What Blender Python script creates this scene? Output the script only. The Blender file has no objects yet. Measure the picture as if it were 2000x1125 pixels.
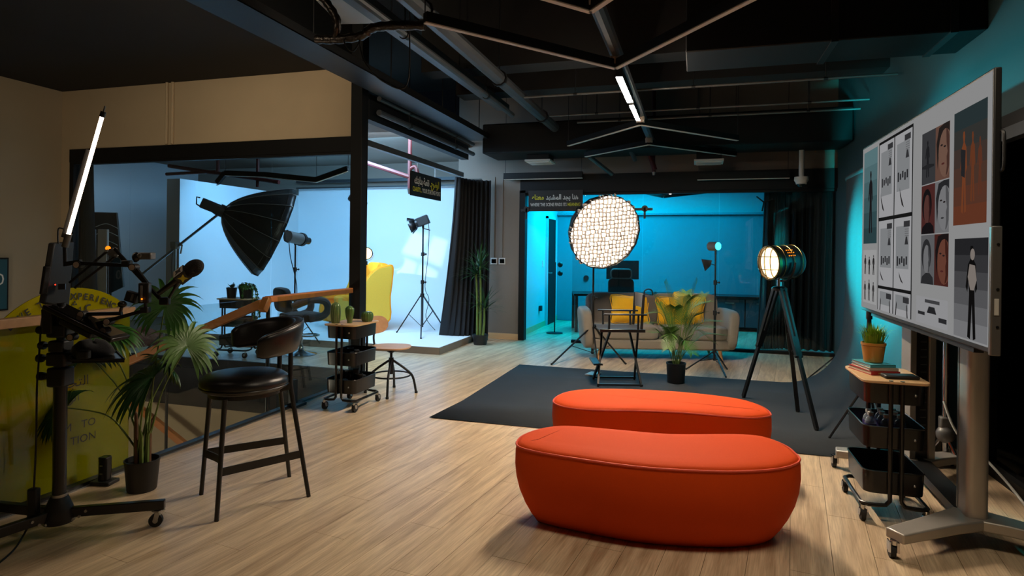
import bpy, bmesh, math, random
from mathutils import Vector, Matrix, Euler

random.seed(7)
SC = bpy.context.scene
COL = SC.collection
PI = math.pi

# ------------------------------------------------------------------ camera
# room axes: X to the right along the back wall, Y into the room, Z up (metres)
CAM_H, FOC, HX, HY = 1.5, 1200.0, 1000.0, 489.0      # eye height, focal length and principal point (2000 x 1125 frame)
YAW, ROLL = math.atan2(.2873, .9578), 0.012
cam_d = bpy.data.cameras.new('camera')
cam_d.sensor_width = 36.0
cam_d.lens = 36.0 * FOC / 2000.0
cam_d.shift_y = -(562.5 - HY) / 2000.0
cam_d.clip_start = .05
cam = bpy.data.objects.new('camera', cam_d)
cam.location = (0, 0, CAM_H)
cam.rotation_euler = Euler((PI / 2, -ROLL, YAW), 'XYZ')
COL.objects.link(cam)
SC.camera = cam

# ------------------------------------------------------------------ view, world
SC.view_settings.view_transform = 'Standard'
SC.view_settings.look = 'None'
SC.view_settings.gamma = 1.0
SC.view_settings.use_curve_mapping = False
SC.view_settings.exposure = 0.1
SC.cycles.use_denoising = True
SC.cycles.max_bounces = 8
SC.cycles.transparent_max_bounces = 24
SC.cycles.sample_clamp_indirect = 4.0
SC.cycles.caustics_reflective = False
SC.cycles.caustics_refractive = False
wd = bpy.data.worlds.new('night')
wd.use_nodes = True
wd.node_tree.nodes['Background'].inputs[0].default_value = (.10, .13, .2, 1)
wd.node_tree.nodes['Background'].inputs[1].default_value = .01
SC.world = wd


def area(name, loc, target, size, size_y, power, color, spread=PI):
    l = bpy.data.lights.new(name, 'AREA')
    l.shape = 'RECTANGLE'
    l.size, l.size_y, l.energy, l.color, l.spread = size, size_y, power, color, spread
    o = bpy.data.objects.new(name, l)
    o.location = loc
    d = Vector(target) - Vector(loc)
    o.rotation_euler = d.to_track_quat('-Z', 'Y').to_euler()
    COL.objects.link(o)
    return o


def spot(name, loc, target, power, color, angle, blend=.3, radius=.05):
    l = bpy.data.lights.new(name, 'SPOT')
    l.energy, l.color, l.spot_size, l.spot_blend, l.shadow_soft_size = power, color, angle, blend, radius
    o = bpy.data.objects.new(name, l)
    o.location = loc
    o.rotation_euler = (Vector(target) - Vector(loc)).to_track_quat('-Z', 'Y').to_euler()
    COL.objects.link(o)
    return o


BLUE = (.22, .56, .95)
PALE = (.52, .74, 1.0)
CYAN = (.0, .47, .78)
WARM = (1.0, .84, .62)
# the white cyclorama studio is lit by cool panels under its own ceiling
area('studio_cool_light', (-6.0, 8.5, 3.1), (-6.0, 10.6, .8), 3.2, 1.2, 215, BLUE)
area('studio_cool_light', (-4.5, 8.0, 3.1), (-4.7, 9.6, .2), 1.4, 1.2, 112, PALE)
# cyan panels under the ceiling of the room behind the back glass
area('lounge_panel_light', (-1.55, 11.8, 2.74), (-1.6, 12.3, 0), 1.7, 1.7, 260, CYAN)
area('lounge_panel_light', (.3, 12.0, 2.74), (.3, 12.2, 0), 1.0, 1.0, 40, CYAN)
# fill lamps added out of view, over the near floor and facing the beige wall
area('ceiling_fill_light', (.4, 2.2, 3.7), (.4, 2.3, 0), 1.8, .4, 24, WARM, 2.2)
area('ceiling_fill_light', (-3.3, 2.3, 3.34), (-5.2, 6.14, 2.9), .5, .5, 15, WARM, 1.7)
area('stairwell_fill_light', (-6.6, 2.4, -1.1), (-5.2, 6.1, -1.0), .6, .6, 30, WARM)  # added lamp out of view, brightens the wall under the slab edge
area('studio_cool_light', (-9.3, 8.2, 3.15), (-9.3, 8.6, 0), 1.0, 1.0, 26, PALE)  # extra unseen lamp, added to lighten the left studio wall


# ------------------------------------------------------------------ picture measurements -> room points
def _ray(px, py):
    dx, dy = px - HX, py - HY
    c, s = math.cos(ROLL), math.sin(ROLL)
    u, v = dx * c + dy * s, -dx * s + dy * c
    x, y, z = u / FOC, 1.0, -v / FOC
    a = x * .2873 + y * .9578
    b = x * .9578 - y * .2873
    return Vector((b, a, z))


EYE = Vector((0, 0, CAM_H))


def G(px, py, z=0.0):
    d = _ray(px, py)
    return EYE + d * ((z - CAM_H) / d.z)


def PY(px, py, y):
    d = _ray(px, py)
    return EYE + d * (y / d.y)


def PX(px, py, x):
    d = _ray(px, py)
    return EYE + d * (x / d.x)


def PD(px, py, depth):
    return EYE + _ray(px, py) * depth


def DEP(p):
    p = Vector(p)
    return -p.x * .2873 + p.y * .9578


RIGHT = Vector((.9578, .2873, 0))      # level direction that runs left to right across the view
AWAY = Vector((-.2873, .9578, 0))      # level direction away from the viewer


# ------------------------------------------------------------------ materials
def lin(c):
    return tuple(((v / 255) / 12.92 if v / 255 <= .04045 else ((v / 255 + .055) / 1.055) ** 2.4) for v in c)


def mat(name, rgb, rough=.5, metal=0.0, var=.12, scale=18.0, bump=0.0, bscale=None, stretch=(1, 1, 1), spec=.5, coat=0.0, sheen=0.0, trans=0.0):
    m = bpy.data.materials.new(name)
    m.use_nodes = True
    nt = m.node_tree
    N, L = nt.nodes, nt.links
    b = N['Principled BSDF']
    b.inputs['Roughness'].default_value = rough
    b.inputs['Metallic'].default_value = metal
    b.inputs['Specular IOR Level'].default_value = spec
    b.inputs['Coat Weight'].default_value = coat
    b.inputs['Sheen Weight'].default_value = sheen
    b.inputs['Transmission Weight'].default_value = trans
    tc = N.new('ShaderNodeTexCoord')
    mp = N.new('ShaderNodeMapping')
    mp.inputs['Scale'].default_value = stretch
    L.new(tc.outputs['Object'], mp.inputs['Vector'])
    nz = N.new('ShaderNodeTexNoise')
    nz.inputs['Scale'].default_value = scale
    nz.inputs['Detail'].default_value = 4
    L.new(mp.outputs[0], nz.inputs['Vector'])
    col = lin(rgb)
    mx = N.new('ShaderNodeMix')
    mx.data_type = 'RGBA'
    mx.inputs[6].default_value = tuple(v * (1 - var) for v in col) + (1,)
    mx.inputs[7].default_value = tuple(min(1, v * (1 + var)) for v in col) + (1,)
    L.new(nz.outputs['Fac'], mx.inputs[0])
    L.new(mx.outputs[2], b.inputs['Base Color'])
    if bump:
        n2 = N.new('ShaderNodeTexNoise')
        n2.inputs['Scale'].default_value = bscale or scale * 4
        n2.inputs['Detail'].default_value = 3
        L.new(mp.outputs[0], n2.inputs['Vector'])
        bp = N.new('ShaderNodeBump')
        bp.inputs['Strength'].default_value = bump
        bp.inputs['Distance'].default_value = .01
        L.new(n2.outputs['Fac'], bp.inputs['Height'])
        L.new(bp.outputs[0], b.inputs['Normal'])
    return m


def emit(name, rgb, strength):
    m = bpy.data.materials.new(name)
    m.use_nodes = True
    nt = m.node_tree
    nt.nodes.remove(nt.nodes['Principled BSDF'])
    e = nt.nodes.new('ShaderNodeEmission')
    e.inputs[0].default_value = lin(rgb) + (1,)
    e.inputs[1].default_value = strength
    nt.links.new(e.outputs[0], nt.nodes['Material Output'].inputs[0])
    return m


def glass(name, tint=(255, 255, 255), refl=1.0, rough=.0, haze=0.0, ior=1.5):
    m = bpy.data.materials.new(name)
    m.use_nodes = True
    nt = m.node_tree
    N, L = nt.nodes, nt.links
    N.remove(N['Principled BSDF'])
    t = N.new('ShaderNodeBsdfTransparent')
    t.inputs[0].default_value = lin(tint) + (1,)
    g = N.new('ShaderNodeBsdfGlossy')
    g.inputs['Roughness'].default_value = rough
    fr = N.new('ShaderNodeLayerWeight')
    fr.inputs[0].default_value = .5
    pw = N.new('ShaderNodeMath')
    pw.operation = 'POWER'
    pw.inputs[1].default_value = 4.0
    L.new(fr.outputs['Facing'], pw.inputs[0])
    mu = N.new('ShaderNodeMath')
    mu.operation = 'MULTIPLY_ADD'
    mu.inputs[1].default_value = .8 * refl
    mu.inputs[2].default_value = .035 * refl
    mu.use_clamp = True
    L.new(pw.outputs[0], mu.inputs[0])
    mx = N.new('ShaderNodeMixShader')
    L.new(mu.outputs[0], mx.inputs[0])
    L.new(t.outputs[0], mx.inputs[1])
    L.new(g.outputs[0], mx.inputs[2])
    out = mx
    if haze:
        d = N.new('ShaderNodeBsdfDiffuse')
        d.inputs[0].default_value = lin(tint) + (1,)
        m2 = N.new('ShaderNodeMixShader')
        m2.inputs[0].default_value = haze
        L.new(mx.outputs[0], m2.inputs[1])
        L.new(d.outputs[0], m2.inputs[2])
        out = m2
    L.new(out.outputs[0], N['Material Output'].inputs[0])
    return m


def plank_material():
    m = bpy.data.materials.new('oak_plank')
    m.use_nodes = True
    nt = m.node_tree
    N, L = nt.nodes, nt.links
    b = N['Principled BSDF']
    geo = N.new('ShaderNodeNewGeometry')
    mp = N.new('ShaderNodeMapping')
    mp.inputs['Rotation'].default_value = (0, 0, -PLANK_ANG)
    L.new(geo.outputs['Position'], mp.inputs['Vector'])
    off = N.new('ShaderNodeCombineXYZ')
    mul = N.new('ShaderNodeMath'); mul.operation = 'MULTIPLY'; mul.inputs[1].default_value = 40
    L.new(geo.outputs['Random Per Island'], mul.inputs[0])
    L.new(mul.outputs[0], off.inputs[2])
    add = N.new('ShaderNodeVectorMath'); add.operation = 'ADD'
    L.new(mp.outputs[0], add.inputs[0]); L.new(off.outputs[0], add.inputs[1])
    m2 = N.new('ShaderNodeMapping'); m2.inputs['Scale'].default_value = (1.0, 11.0, 1.0)
    L.new(add.outputs[0], m2.inputs['Vector'])
    n1 = N.new('ShaderNodeTexNoise'); n1.inputs['Scale'].default_value = 1.6; n1.inputs['Detail'].default_value = 6; n1.inputs['Distortion'].default_value = .6
    L.new(m2.outputs[0], n1.inputs['Vector'])
    m3 = N.new('ShaderNodeMapping'); m3.inputs['Scale'].default_value = (4.0, 90.0, 1.0)
    L.new(add.outputs[0], m3.inputs['Vector'])
    n2 = N.new('ShaderNodeTexNoise'); n2.inputs['Scale'].default_value = 1.5; n2.inputs['Detail'].default_value = 3
    L.new(m3.outputs[0], n2.inputs['Vector'])
    r1 = N.new('ShaderNodeValToRGB')
    r1.color_ramp.elements[0].position = .30; r1.color_ramp.elements[0].color = lin((178, 151, 120)) + (1,)
    r1.color_ramp.elements[1].position = .66; r1.color_ramp.elements[1].color = lin((228, 204, 170)) + (1,)
    L.new(n1.outputs['Fac'], r1.inputs[0])
    r2 = N.new('ShaderNodeValToRGB')
    r2.color_ramp.elements[0].position = .35; r2.color_ramp.elements[0].color = (.80, .78, .75, 1)
    r2.color_ramp.elements[1].position = .6; r2.color_ramp.elements[1].color = (1, 1, 1, 1)
    L.new(n2.outputs['Fac'], r2.inputs[0])
    mx = N.new('ShaderNodeMix'); mx.data_type = 'RGBA'; mx.blend_type = 'MULTIPLY'; mx.inputs[0].default_value = 1
    L.new(r1.outputs[0], mx.inputs[6]); L.new(r2.outputs[0], mx.inputs[7])
    hs = N.new('ShaderNodeHueSaturation')
    mr = N.new('ShaderNodeMapRange'); mr.inputs[3].default_value = .90; mr.inputs[4].default_value = 1.08
    L.new(geo.outputs['Random Per Island'], mr.inputs[0])
    L.new(mr.outputs[0], hs.inputs['Value'])
    L.new(mx.outputs[2], hs.inputs['Color'])
    L.new(hs.outputs[0], b.inputs['Base Color'])
    b.inputs['Roughness'].default_value = .31
    b.inputs['Specular IOR Level'].default_value = .6
    bp = N.new('ShaderNodeBump'); bp.inputs['Strength'].default_value = .12; bp.inputs['Distance'].default_value = .004
    L.new(n2.outputs['Fac'], bp.inputs['Height']); L.new(bp.outputs[0], b.inputs['Normal'])
    return m


def wood(name, c0, c1, rough=.45, stretch=(1, 14, 14), scale=2.0):
    m = mat(name, c0, rough)
    nt = m.node_tree
    for n in nt.nodes:
        if n.type == 'MIX':
            n.inputs[6].default_value = lin(c0) + (1,)
            n.inputs[7].default_value = lin(c1) + (1,)
        if n.type == 'MAPPING':
            n.inputs['Scale'].default_value = stretch
        if n.type == 'TEX_NOISE':
            n.inputs['Scale'].default_value = scale
            n.inputs['Distortion'].default_value = .4
    return m


PLANK_ANG = YAW + math.atan2(1200, 550)      # direction the floor boards run
M = dict(
    plank=None,
    black_paint=mat('black_paint', (7, 7, 7), .6, var=.2, spec=.3),
    black_ceiling=mat('black_ceiling', (15, 13, 12), .8, var=.3, scale=3),
    black_metal=mat('black_metal', (20, 19, 19), .42, var=.2, scale=30),
    black_satin=mat('black_satin', (16, 15, 15), .3, var=.1),
    black_plastic=mat('black_plastic', (22, 22, 23), .5, var=.15),
    black_cloth=mat('black_cloth', (20, 20, 24), .85, var=.3, scale=60, bump=.15, sheen=.2),
    black_curtain=mat('black_curtain', (10, 11, 15), .75, var=.3, scale=40, sheen=.05),
    softbox_skin=mat('softbox_skin', (13, 13, 14), .38, var=.2, scale=8),
    leather=mat('leather', (23, 21, 21), .34, var=.2, scale=14, bump=.07, bscale=190),
    beige=mat('beige_plaster', (176, 156, 126), .85, var=.06, scale=2.5, bump=.05, bscale=60),
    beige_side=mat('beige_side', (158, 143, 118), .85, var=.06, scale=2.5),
    taupe=mat('taupe_plaster', (124, 112, 100), .85, var=.05, scale=3),
    teal_wall=mat('teal_wall', (50, 76, 80), .8, var=.1, scale=2),
    white_wall=mat('white_wall', (214, 218, 220), .85, var=.03, scale=2),
    cyc=mat('cyc_white', (226, 230, 232), .75, var=.02, scale=1.5),
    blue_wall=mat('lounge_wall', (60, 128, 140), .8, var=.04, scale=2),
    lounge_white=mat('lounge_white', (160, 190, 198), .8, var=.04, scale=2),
    oak=wood('oak', (160, 122, 86), (188, 148, 108)),
    oak_orange=wood('oak_orange', (176, 102, 46), (206, 130, 66)),
    oak_pale=wood('oak_pale', (190, 150, 104), (216, 180, 134)),
    birch=wood('birch_ply', (184, 140, 104), (212, 172, 134), .4),
    leg_wood=wood('leg_wood', (186, 140, 92), (212, 170, 118)),
    chrome=mat('chrome', (205, 205, 208), .14, 1.0, var=.04),
    steel=mat('steel', (170, 168, 164), .35, 1.0, var=.08, scale=40),
    silver=mat('silver_paint', (176, 170, 162), .42, .55, var=.05, scale=12),
    silver_dark=mat('silver_dark', (112, 110, 108), .45, .5, var=.05),
    white_plastic=mat('white_plastic', (208, 206, 200), .5, var=.04),
    rubber=mat('rubber', (26, 25, 25), .7, var=.15),
    red_pipe=mat('red_pipe', (74, 20, 22), .5, var=.15),
    red_fabric=mat('ottoman_fabric', (212, 72, 14), .72, var=.05, scale=120, bump=.06, bscale=500, spec=.15),
    red_piping=mat('ottoman_piping', (214, 70, 34), .6, var=.05),
    yellow_fabric=mat('yellow_fabric', (236, 178, 10), .8, var=.07, scale=50, bump=.1, bscale=300, sheen=.2),
    yellow_leaf=mat('yellow_fabric_green', (232, 186, 60), .8, var=.06, scale=50),
    wing_yellow=mat('wing_yellow', (255, 158, 6), .8, var=.05, scale=50, bump=.1, bscale=300),
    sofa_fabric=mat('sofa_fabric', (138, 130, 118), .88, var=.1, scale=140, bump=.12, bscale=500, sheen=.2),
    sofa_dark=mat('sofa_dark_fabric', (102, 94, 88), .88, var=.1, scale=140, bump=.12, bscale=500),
    leaf=mat('leaf', (52, 104, 36), .42, var=.45, scale=9),
    leaf_dark=mat('leaf_dark', (36, 74, 34), .42, var=.4, scale=9),
    leaf_pale=mat('leaf_pale', (78, 116, 40), .5, var=.4, scale=7),
    grass=mat('grass_leaf', (116, 158, 30), .5, var=.4, scale=14),
    stem=mat('stem', (96, 116, 50), .5, var=.2),
    bark=mat('bark', (98, 66, 40), .8, var=.3, scale=30),
    soil=mat('soil', (40, 30, 24), .95, var=.4, scale=60, bump=.5),
    cactus=mat('cactus_glaze', (70, 98, 46), .18, var=.2, scale=12, coat=.6),
    cactus_dot=mat('cactus_dot', (196, 198, 150), .3, var=.1),
    ochre=mat('ochre_ceramic', (186, 132, 58), .4, var=.08),
    paper_black=mat('backdrop_paper', (38, 42, 46), .9, var=.18, scale=3.5, bump=.05, bscale=12),
    paper_teal=mat('backdrop_back', (44, 62, 70), .85, var=.1, scale=2),
    foil=mat('foil', (70, 64, 60), .3, .9, var=.3, scale=20, bump=.6, bscale=40),
    pipe_grey=mat('pipe_grey', (80, 84, 88), .4, .4, var=.2, scale=8),
    rail_grey=mat('led_profile', (176, 160, 146), .6, var=.06),
    brass=mat('brass', (128, 104, 62), .25, 1.0, var=.15, scale=14),
    glass=glass('clear_glass', (236, 242, 242), 1.0),
    glass_front=glass('studio_glass', (222, 233, 236), 1.3),
    glass_dark=glass('window_glass', (120, 130, 135), 1.6),
    acrylic=glass('yellow_acrylic', (214, 204, 20), .5, .05, haze=.42),
    black_glass=mat('black_glass', (8, 8, 9), .08, var=.05, coat=.5),
    tube_on=emit('tube_glow', (255, 226, 200), 14),
    led_on=emit('led_glow', (255, 235, 210), 620),
    led_off=mat('led_diffuser', (236, 228, 216), .6, var=.03),
    soft_on=emit('softbox_glow', (255, 238, 222), 11),
    grid_cloth=mat('grid_cloth', (178, 168, 160), .8, var=.12, scale=30),
    lamp_on=emit('lamp_glow', (255, 206, 140), 4),
    cyan_on=emit('cyan_glow', (40, 225, 255), 7),
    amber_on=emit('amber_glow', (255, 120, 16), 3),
    spark=emit('status_led', (255, 40, 20), 6),
    spark_green=emit('status_led_green', (40, 255, 60), 8),
    text_white=mat('text_white', (205, 205, 200), .6, var=.02),
    text_yellow=mat('text_yellow', (196, 190, 40), .6, var=.02),
    text_black=mat('text_black', (22, 20, 14), .6, var=.02),
    sign_black=mat('sign_black', (18, 18, 20), .5, var=.1),
    teal_poster=mat('teal_poster', (18, 72, 84), .6, var=.08, scale=2),
    cloth_orange=mat('rust_cloth', (150, 72, 46), .9, var=.2, scale=30, bump=.2),
    cream_print=mat('cream_print', (214, 200, 178), .6, var=.05),
    concrete=mat('stair_floor', (120, 108, 92), .8, var=.1, scale=3),
)
M['plank'] = plank_material()


# ------------------------------------------------------------------ mesh helpers
FRAME = {}


class MB:
    def __init__(s):
        s.v, s.f = [], []

    def add(s, vs, fs):
        n = len(s.v)
        s.v += [tuple(v) for v in vs]
        s.f += [tuple(i + n for i in f) for f in fs]
        return s

    def box(s, c, size, rz=0.0, mtx=None):
        c = Vector(c)
        hx, hy, hz = size[0] / 2, size[1] / 2, size[2] / 2
        R = mtx if mtx is not None else Matrix.Rotation(rz, 3, 'Z')
        vs = [c + R @ Vector((x * hx, y * hy, z * hz)) for x in (-1, 1) for y in (-1, 1) for z in (-1, 1)]
        return s.add(vs, [(0, 1, 3, 2), (4, 6, 7, 5), (0, 4, 5, 1), (2, 3, 7, 6), (0, 2, 6, 4), (1, 5, 7, 3)])

    def span(s, a, b):
        a, b = Vector(a), Vector(b)
        return s.box((a + b) / 2, [abs(v) for v in (b - a)])

    def bar(s, p0, p1, w, h, up=(0, 0, 1)):
        p0, p1 = Vector(p0), Vector(p1)
        d = (p1 - p0)
        L = d.length
        d.normalize()
        u = Vector(up)
        if abs(d.dot(u.normalized())) > .98:
            u = Vector((1, 0, 0))
        x = d.cross(u).normalized()
        y = x.cross(d).normalized()
        return s.box((p0 + p1) / 2, (w, L, h), mtx=Matrix((x, d, y)).transposed())

    def tube(s, pts, r, n=10, closed=False, caps=True):
        pts = [Vector(p) for p in pts]
        k = len(pts)
        rr = r if isinstance(r, (list, tuple)) else [r] * k
        rings = []
        t0 = None
        nrm = None
        for i, p in enumerate(pts):
            if closed:
                t = (pts[(i + 1) % k] - pts[i - 1])
            elif i == 0:
                t = pts[1] - p
            elif i == k - 1:
                t = p - pts[i - 1]
            else:
                t = (pts[i + 1] - p).normalized() + (p - pts[i - 1]).normalized()
            if t.length < 1e-9:
                t = Vector((0, 0, 1))
            t.normalize()
            if nrm is None:
                a = Vector((0, 0, 1)) if abs(t.z) < .9 else Vector((1, 0, 0))
                nrm = t.cross(a).normalized()
            else:
                ax = t0.cross(t)
                if ax.length > 1e-8:
                    nrm = Matrix.Rotation(t0.angle(t), 3, ax.normalized()) @ nrm
                nrm = (nrm - t * nrm.dot(t)).normalized()
            t0 = t
            bn = t.cross(nrm)
            rings.append([p + (nrm * math.cos(2 * PI * j / n) + bn * math.sin(2 * PI * j / n)) * rr[i] for j in range(n)])
        return s.loft(rings, loop=closed, caps=caps and not closed)

    def cyl(s, p0, p1, r0, r1=None, n=14, caps=True):
        return s.tube([p0, p1], [r0, r0 if r1 is None else r1], n, caps=caps)

    def loft(s, rings, loop=False, caps=True, closed=True):
        n = len(rings[0])
        vs = [v for r in rings for v in r]
        fs = []
        m = len(rings)
        for i in range(m if loop else m - 1):
            a, b = i * n, ((i + 1) % m) * n
            for j in range(n if closed else n - 1):
                k = (j + 1) % n
                fs.append((a + j, a + k, b + k, b + j))
        if caps and not loop and closed:
            fs.append(tuple(range(n - 1, -1, -1)))
            fs.append(tuple((m - 1) * n + j for j in range(n)))
        return s.add(vs, fs)

    def lathe(s, prof, c=(0, 0, 0), n=24, mtx=None, caps=True, sx=1.0, sy=1.0):
        c = Vector(c)
        R = mtx if mtx is not None else Matrix.Identity(3)
        rings = [[c + R @ Vector((r * sx * math.cos(2 * PI * j / n), r * sy * math.sin(2 * PI * j / n), z)) for j in range(n)] for r, z in prof]
        return s.loft(rings, caps=caps)

    def ball(s, c, r, n=14, m=9, mtx=None):
        if not isinstance(r, (tuple, list)):
            r = (r, r, r)
        c = Vector(c)
        R = mtx if mtx is not None else Matrix.Identity(3)
        rings = []
        for i in range(1, m):
            a = -PI / 2 + PI * i / m
            rings.append([c + R @ Vector((r[0] * math.cos(a) * math.cos(2 * PI * j / n), r[1] * math.cos(a) * math.sin(2 * PI * j / n), r[2] * math.sin(a))) for j in range(n)])
        s.loft(rings, caps=False)
        k = len(s.v)
        base = k - n * (m - 1)
        s.v.append(tuple(c + R @ Vector((0, 0, -r[2]))))
        s.v.append(tuple(c + R @ Vector((0, 0, r[2]))))
        for j in range(n):
            s.f.append((base + (j + 1) % n, base + j, k))
            s.f.append((base + n * (m - 2) + j, base + n * (m - 2) + (j + 1) % n, k + 1))
        return s

    def prism(s, poly, z0, z1, mtx=None, o=(0, 0, 0)):
        o = Vector(o)
        R = mtx if mtx is not None else Matrix.Identity(3)
        n = len(poly)
        vs = [o + R @ Vector((x, y, z)) for z in (z0, z1) for x, y in poly]
        fs = [tuple(range(n - 1, -1, -1)), tuple(range(n, 2 * n))]
        fs += [(j, (j + 1) % n, n + (j + 1) % n, n + j) for j in range(n)]
        return s.add(vs, fs)

    def build(s, name, m, parent=None, world=False, bevel=0.0, seg=2, angle=.6, sub=0, flat=False):
        me = bpy.data.meshes.new(name)
        vs = s.v
        fr = FRAME.get(parent) if parent is not None else None
        if fr is not None and world:
            inv = fr.inverted()
            vs = [inv @ Vector(v) for v in vs]
        me.from_pydata(vs, [], s.f)
        bm = bmesh.new()
        bm.from_mesh(me)
        bmesh.ops.recalc_face_normals(bm, faces=bm.faces)
        bm.to_mesh(me)
        bm.free()
        if not flat:
            me.polygons.foreach_set('use_smooth', [True] * len(me.polygons))
            me.set_sharp_from_angle(angle=angle)
        me.materials.append(M[m] if isinstance(m, str) else m)
        o = bpy.data.objects.new(name, me)
        COL.objects.link(o)
        if parent is not None:
            o.parent = parent
            FRAME[o] = fr
        else:
            FRAME[o] = Matrix.Identity(4)
        if bevel:
            b = o.modifiers.new('bevel', 'BEVEL')
            b.width, b.segments, b.limit_method, b.angle_limit = bevel, seg, 'ANGLE', .7
        if sub:
            b = o.modifiers.new('smooth', 'SUBSURF')
            b.levels = b.render_levels = sub
        return o


def tag(o, label, cat, group=None):
    o['label'] = label
    o['category'] = cat
    if group:
        o['group'] = group
    return o


def thing(name, label, cat, loc=(0, 0, 0), rz=0.0, group=None):
    o = bpy.data.objects.new(name, None)
    o.empty_display_size = .1
    o.location = loc
    o.rotation_euler = (0, 0, rz)
    COL.objects.link(o)
    FRAME[o] = Matrix.Translation(Vector(loc)) @ Matrix.Rotation(rz, 4, 'Z')
    return tag(o, label, cat, group)


def struct(o, label=None, cat=None):
    o['kind'] = 'structure'
    if label:
        o['label'] = label
    if cat:
        o['category'] = cat
    return o


def copy_tree(o, parent=None):
    c = o.copy()
    COL.objects.link(c)
    c.parent = parent
    for ch in o.children:
        copy_tree(ch, c)
    return c


def dup(root, loc, rz, label, group=None):
    r = copy_tree(root)
    r.location = loc
    r.rotation_euler = (0, 0, rz)
    FRAME[r] = Matrix.Translation(Vector(loc)) @ Matrix.Rotation(rz, 4, 'Z')
    r['label'] = label
    if group:
        r['group'] = group
    return r


def smooth_path(pts, k=6, closed=False):
    P_ = [Vector(p) for p in pts]
    n = len(P_)
    out = []
    for i in range(n if closed else n - 1):
        if closed:
            a, b, c, d = P_[i - 1], P_[i], P_[(i + 1) % n], P_[(i + 2) % n]
        else:
            a, b, c, d = P_[max(i - 1, 0)], P_[i], P_[i + 1], P_[min(i + 2, n - 1)]
        for j in range(k):
            t = j / k
            out.append(.5 * ((2 * b) + (c - a) * t + (2 * a - 5 * b + 4 * c - d) * t * t + (3 * b - a - 3 * c + d) * t ** 3))
    if not closed:
        out.append(P_[-1])
    return out


def rrect(w, d, r, k=4):
    out = []
    for cx, cy, a0 in ((w / 2 - r, d / 2 - r, 0), (-w / 2 + r, d / 2 - r, PI / 2), (-w / 2 + r, -d / 2 + r, PI), (w / 2 - r, -d / 2 + r, 1.5 * PI)):
        for i in range(k + 1):
            a = a0 + PI / 2 * i / k
            out.append((cx + r * math.cos(a), cy + r * math.sin(a)))
    return out


def axes(z, x=None):
    """3x3 whose local Z points along z (and local X near x)"""
    z = Vector(z).normalized()
    x = Vector(x) if x is not None else (Vector((1, 0, 0)) if abs(z.x) < .9 else Vector((0, 1, 0)))
    x = (x - z * x.dot(z)).normalized()
    return Matrix((x, z.cross(x), z)).transposed()


def text_mesh(body, size, spacing=1.0, align='CENTER', shear=0.0, bold=0.0):
    c = bpy.data.curves.new('lettering', 'FONT')
    c.body = body
    c.size = size
    c.align_x = align
    c.space_character = spacing
    c.shear = shear
    c.offset = bold
    c.resolution_u = 2
    o = bpy.data.objects.new('lettering', c)
    COL.objects.link(o)
    bpy.context.view_layer.update()
    me = bpy.data.meshes.new_from_object(o.evaluated_get(bpy.context.evaluated_depsgraph_get()))
    vs = [tuple(v.co) for v in me.vertices]
    fs = [tuple(p.vertices) for p in me.polygons]
    COL.objects.unlink(o)
    bpy.data.objects.remove(o)
    bpy.data.curves.remove(c)
    bpy.data.meshes.remove(me)
    return vs, fs


def lettering(name, body, size, origin, xdir, ydir, m, parent, spacing=1.0, sx=1.0, depth=.001, align='CENTER', bold=0.0, world=True, fit=None):
    vs, fs = text_mesh(body, size, spacing, align, 0.0, bold)
    if fit:
        x0 = min(v[0] for v in vs)
        wide = max(v[0] for v in vs) - x0
        vs = [((v[0] - x0) / wide * fit, v[1], v[2]) for v in vs]
        sx = 1.0
    origin, xdir, ydir = Vector(origin), Vector(xdir).normalized(), Vector(ydir).normalized()
    nrm = xdir.cross(ydir).normalized()
    mb = MB()
    mb.add([origin + xdir * (v[0] * sx) + ydir * v[1] + nrm * depth for v in vs], fs)
    return mb.build(name, m, parent, world=world, flat=True)


def arabic(words):
    """joins plain Arabic words with the letters' joined shapes, laid out right to left"""
    T = {'ا': (0xFE8D, 2), 'ب': (0xFE8F, 4), 'ة': (0xFE93, 2), 'ت': (0xFE95, 4), 'ج': (0xFE9D, 4), 'ح': (0xFEA1, 4), 'د': (0xFEA9, 2),
         'ر': (0xFEAD, 2), 'ش': (0xFEB5, 4), 'ض': (0xFEBD, 4), 'ط': (0xFEC1, 4), 'ع': (0xFEC9, 4), 'ق': (0xFED5, 4), 'ك': (0xFED9, 4),
         'ل': (0xFEDD, 4), 'م': (0xFEE1, 4), 'ن': (0xFEE5, 4), 'ه': (0xFEE9, 4), 'و': (0xFEED, 2), 'ى': (0xFEEF, 2), 'ي': (0xFEF1, 4)}
    out = []
    for i, ch in enumerate(words):
        if ch not in T:
            out.append(ch)
            continue
        base, n = T[ch]
        prev = i > 0 and words[i - 1] in T and T[words[i - 1]][1] == 4
        nxt = n == 4 and i + 1 < len(words) and words[i + 1] in T
        out.append(chr(base + (3 if prev and nxt else 2 if nxt else 1 if prev else 0)))
    return ''.join(reversed(out))
# ================================================================== THE SETTING
XL, XR, YS, YB, YC = -3.65, 1.95, 6.14, 9.9, 11.3     # balustrade line, right windows, studio front, back wall, cyclorama

# ---- floor: slab and boards
floor = MB().span((XL, -1.5, -.25), (XR + .1, YB + .1, -.014)).span((-11, YS + .02, -.25), (XL, YC + .1, -.014)).span((-3.4, YB + .1, -.25), (2.3, 13.2, -.014)).build('floor', 'concrete')
struct(floor, 'pale oak board floor running through the studio')
BL, BW = 1.22, .19
pd = Vector((math.cos(PLANK_ANG), math.sin(PLANK_ANG)))
pn = Vector((-pd.y, pd.x))


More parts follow.
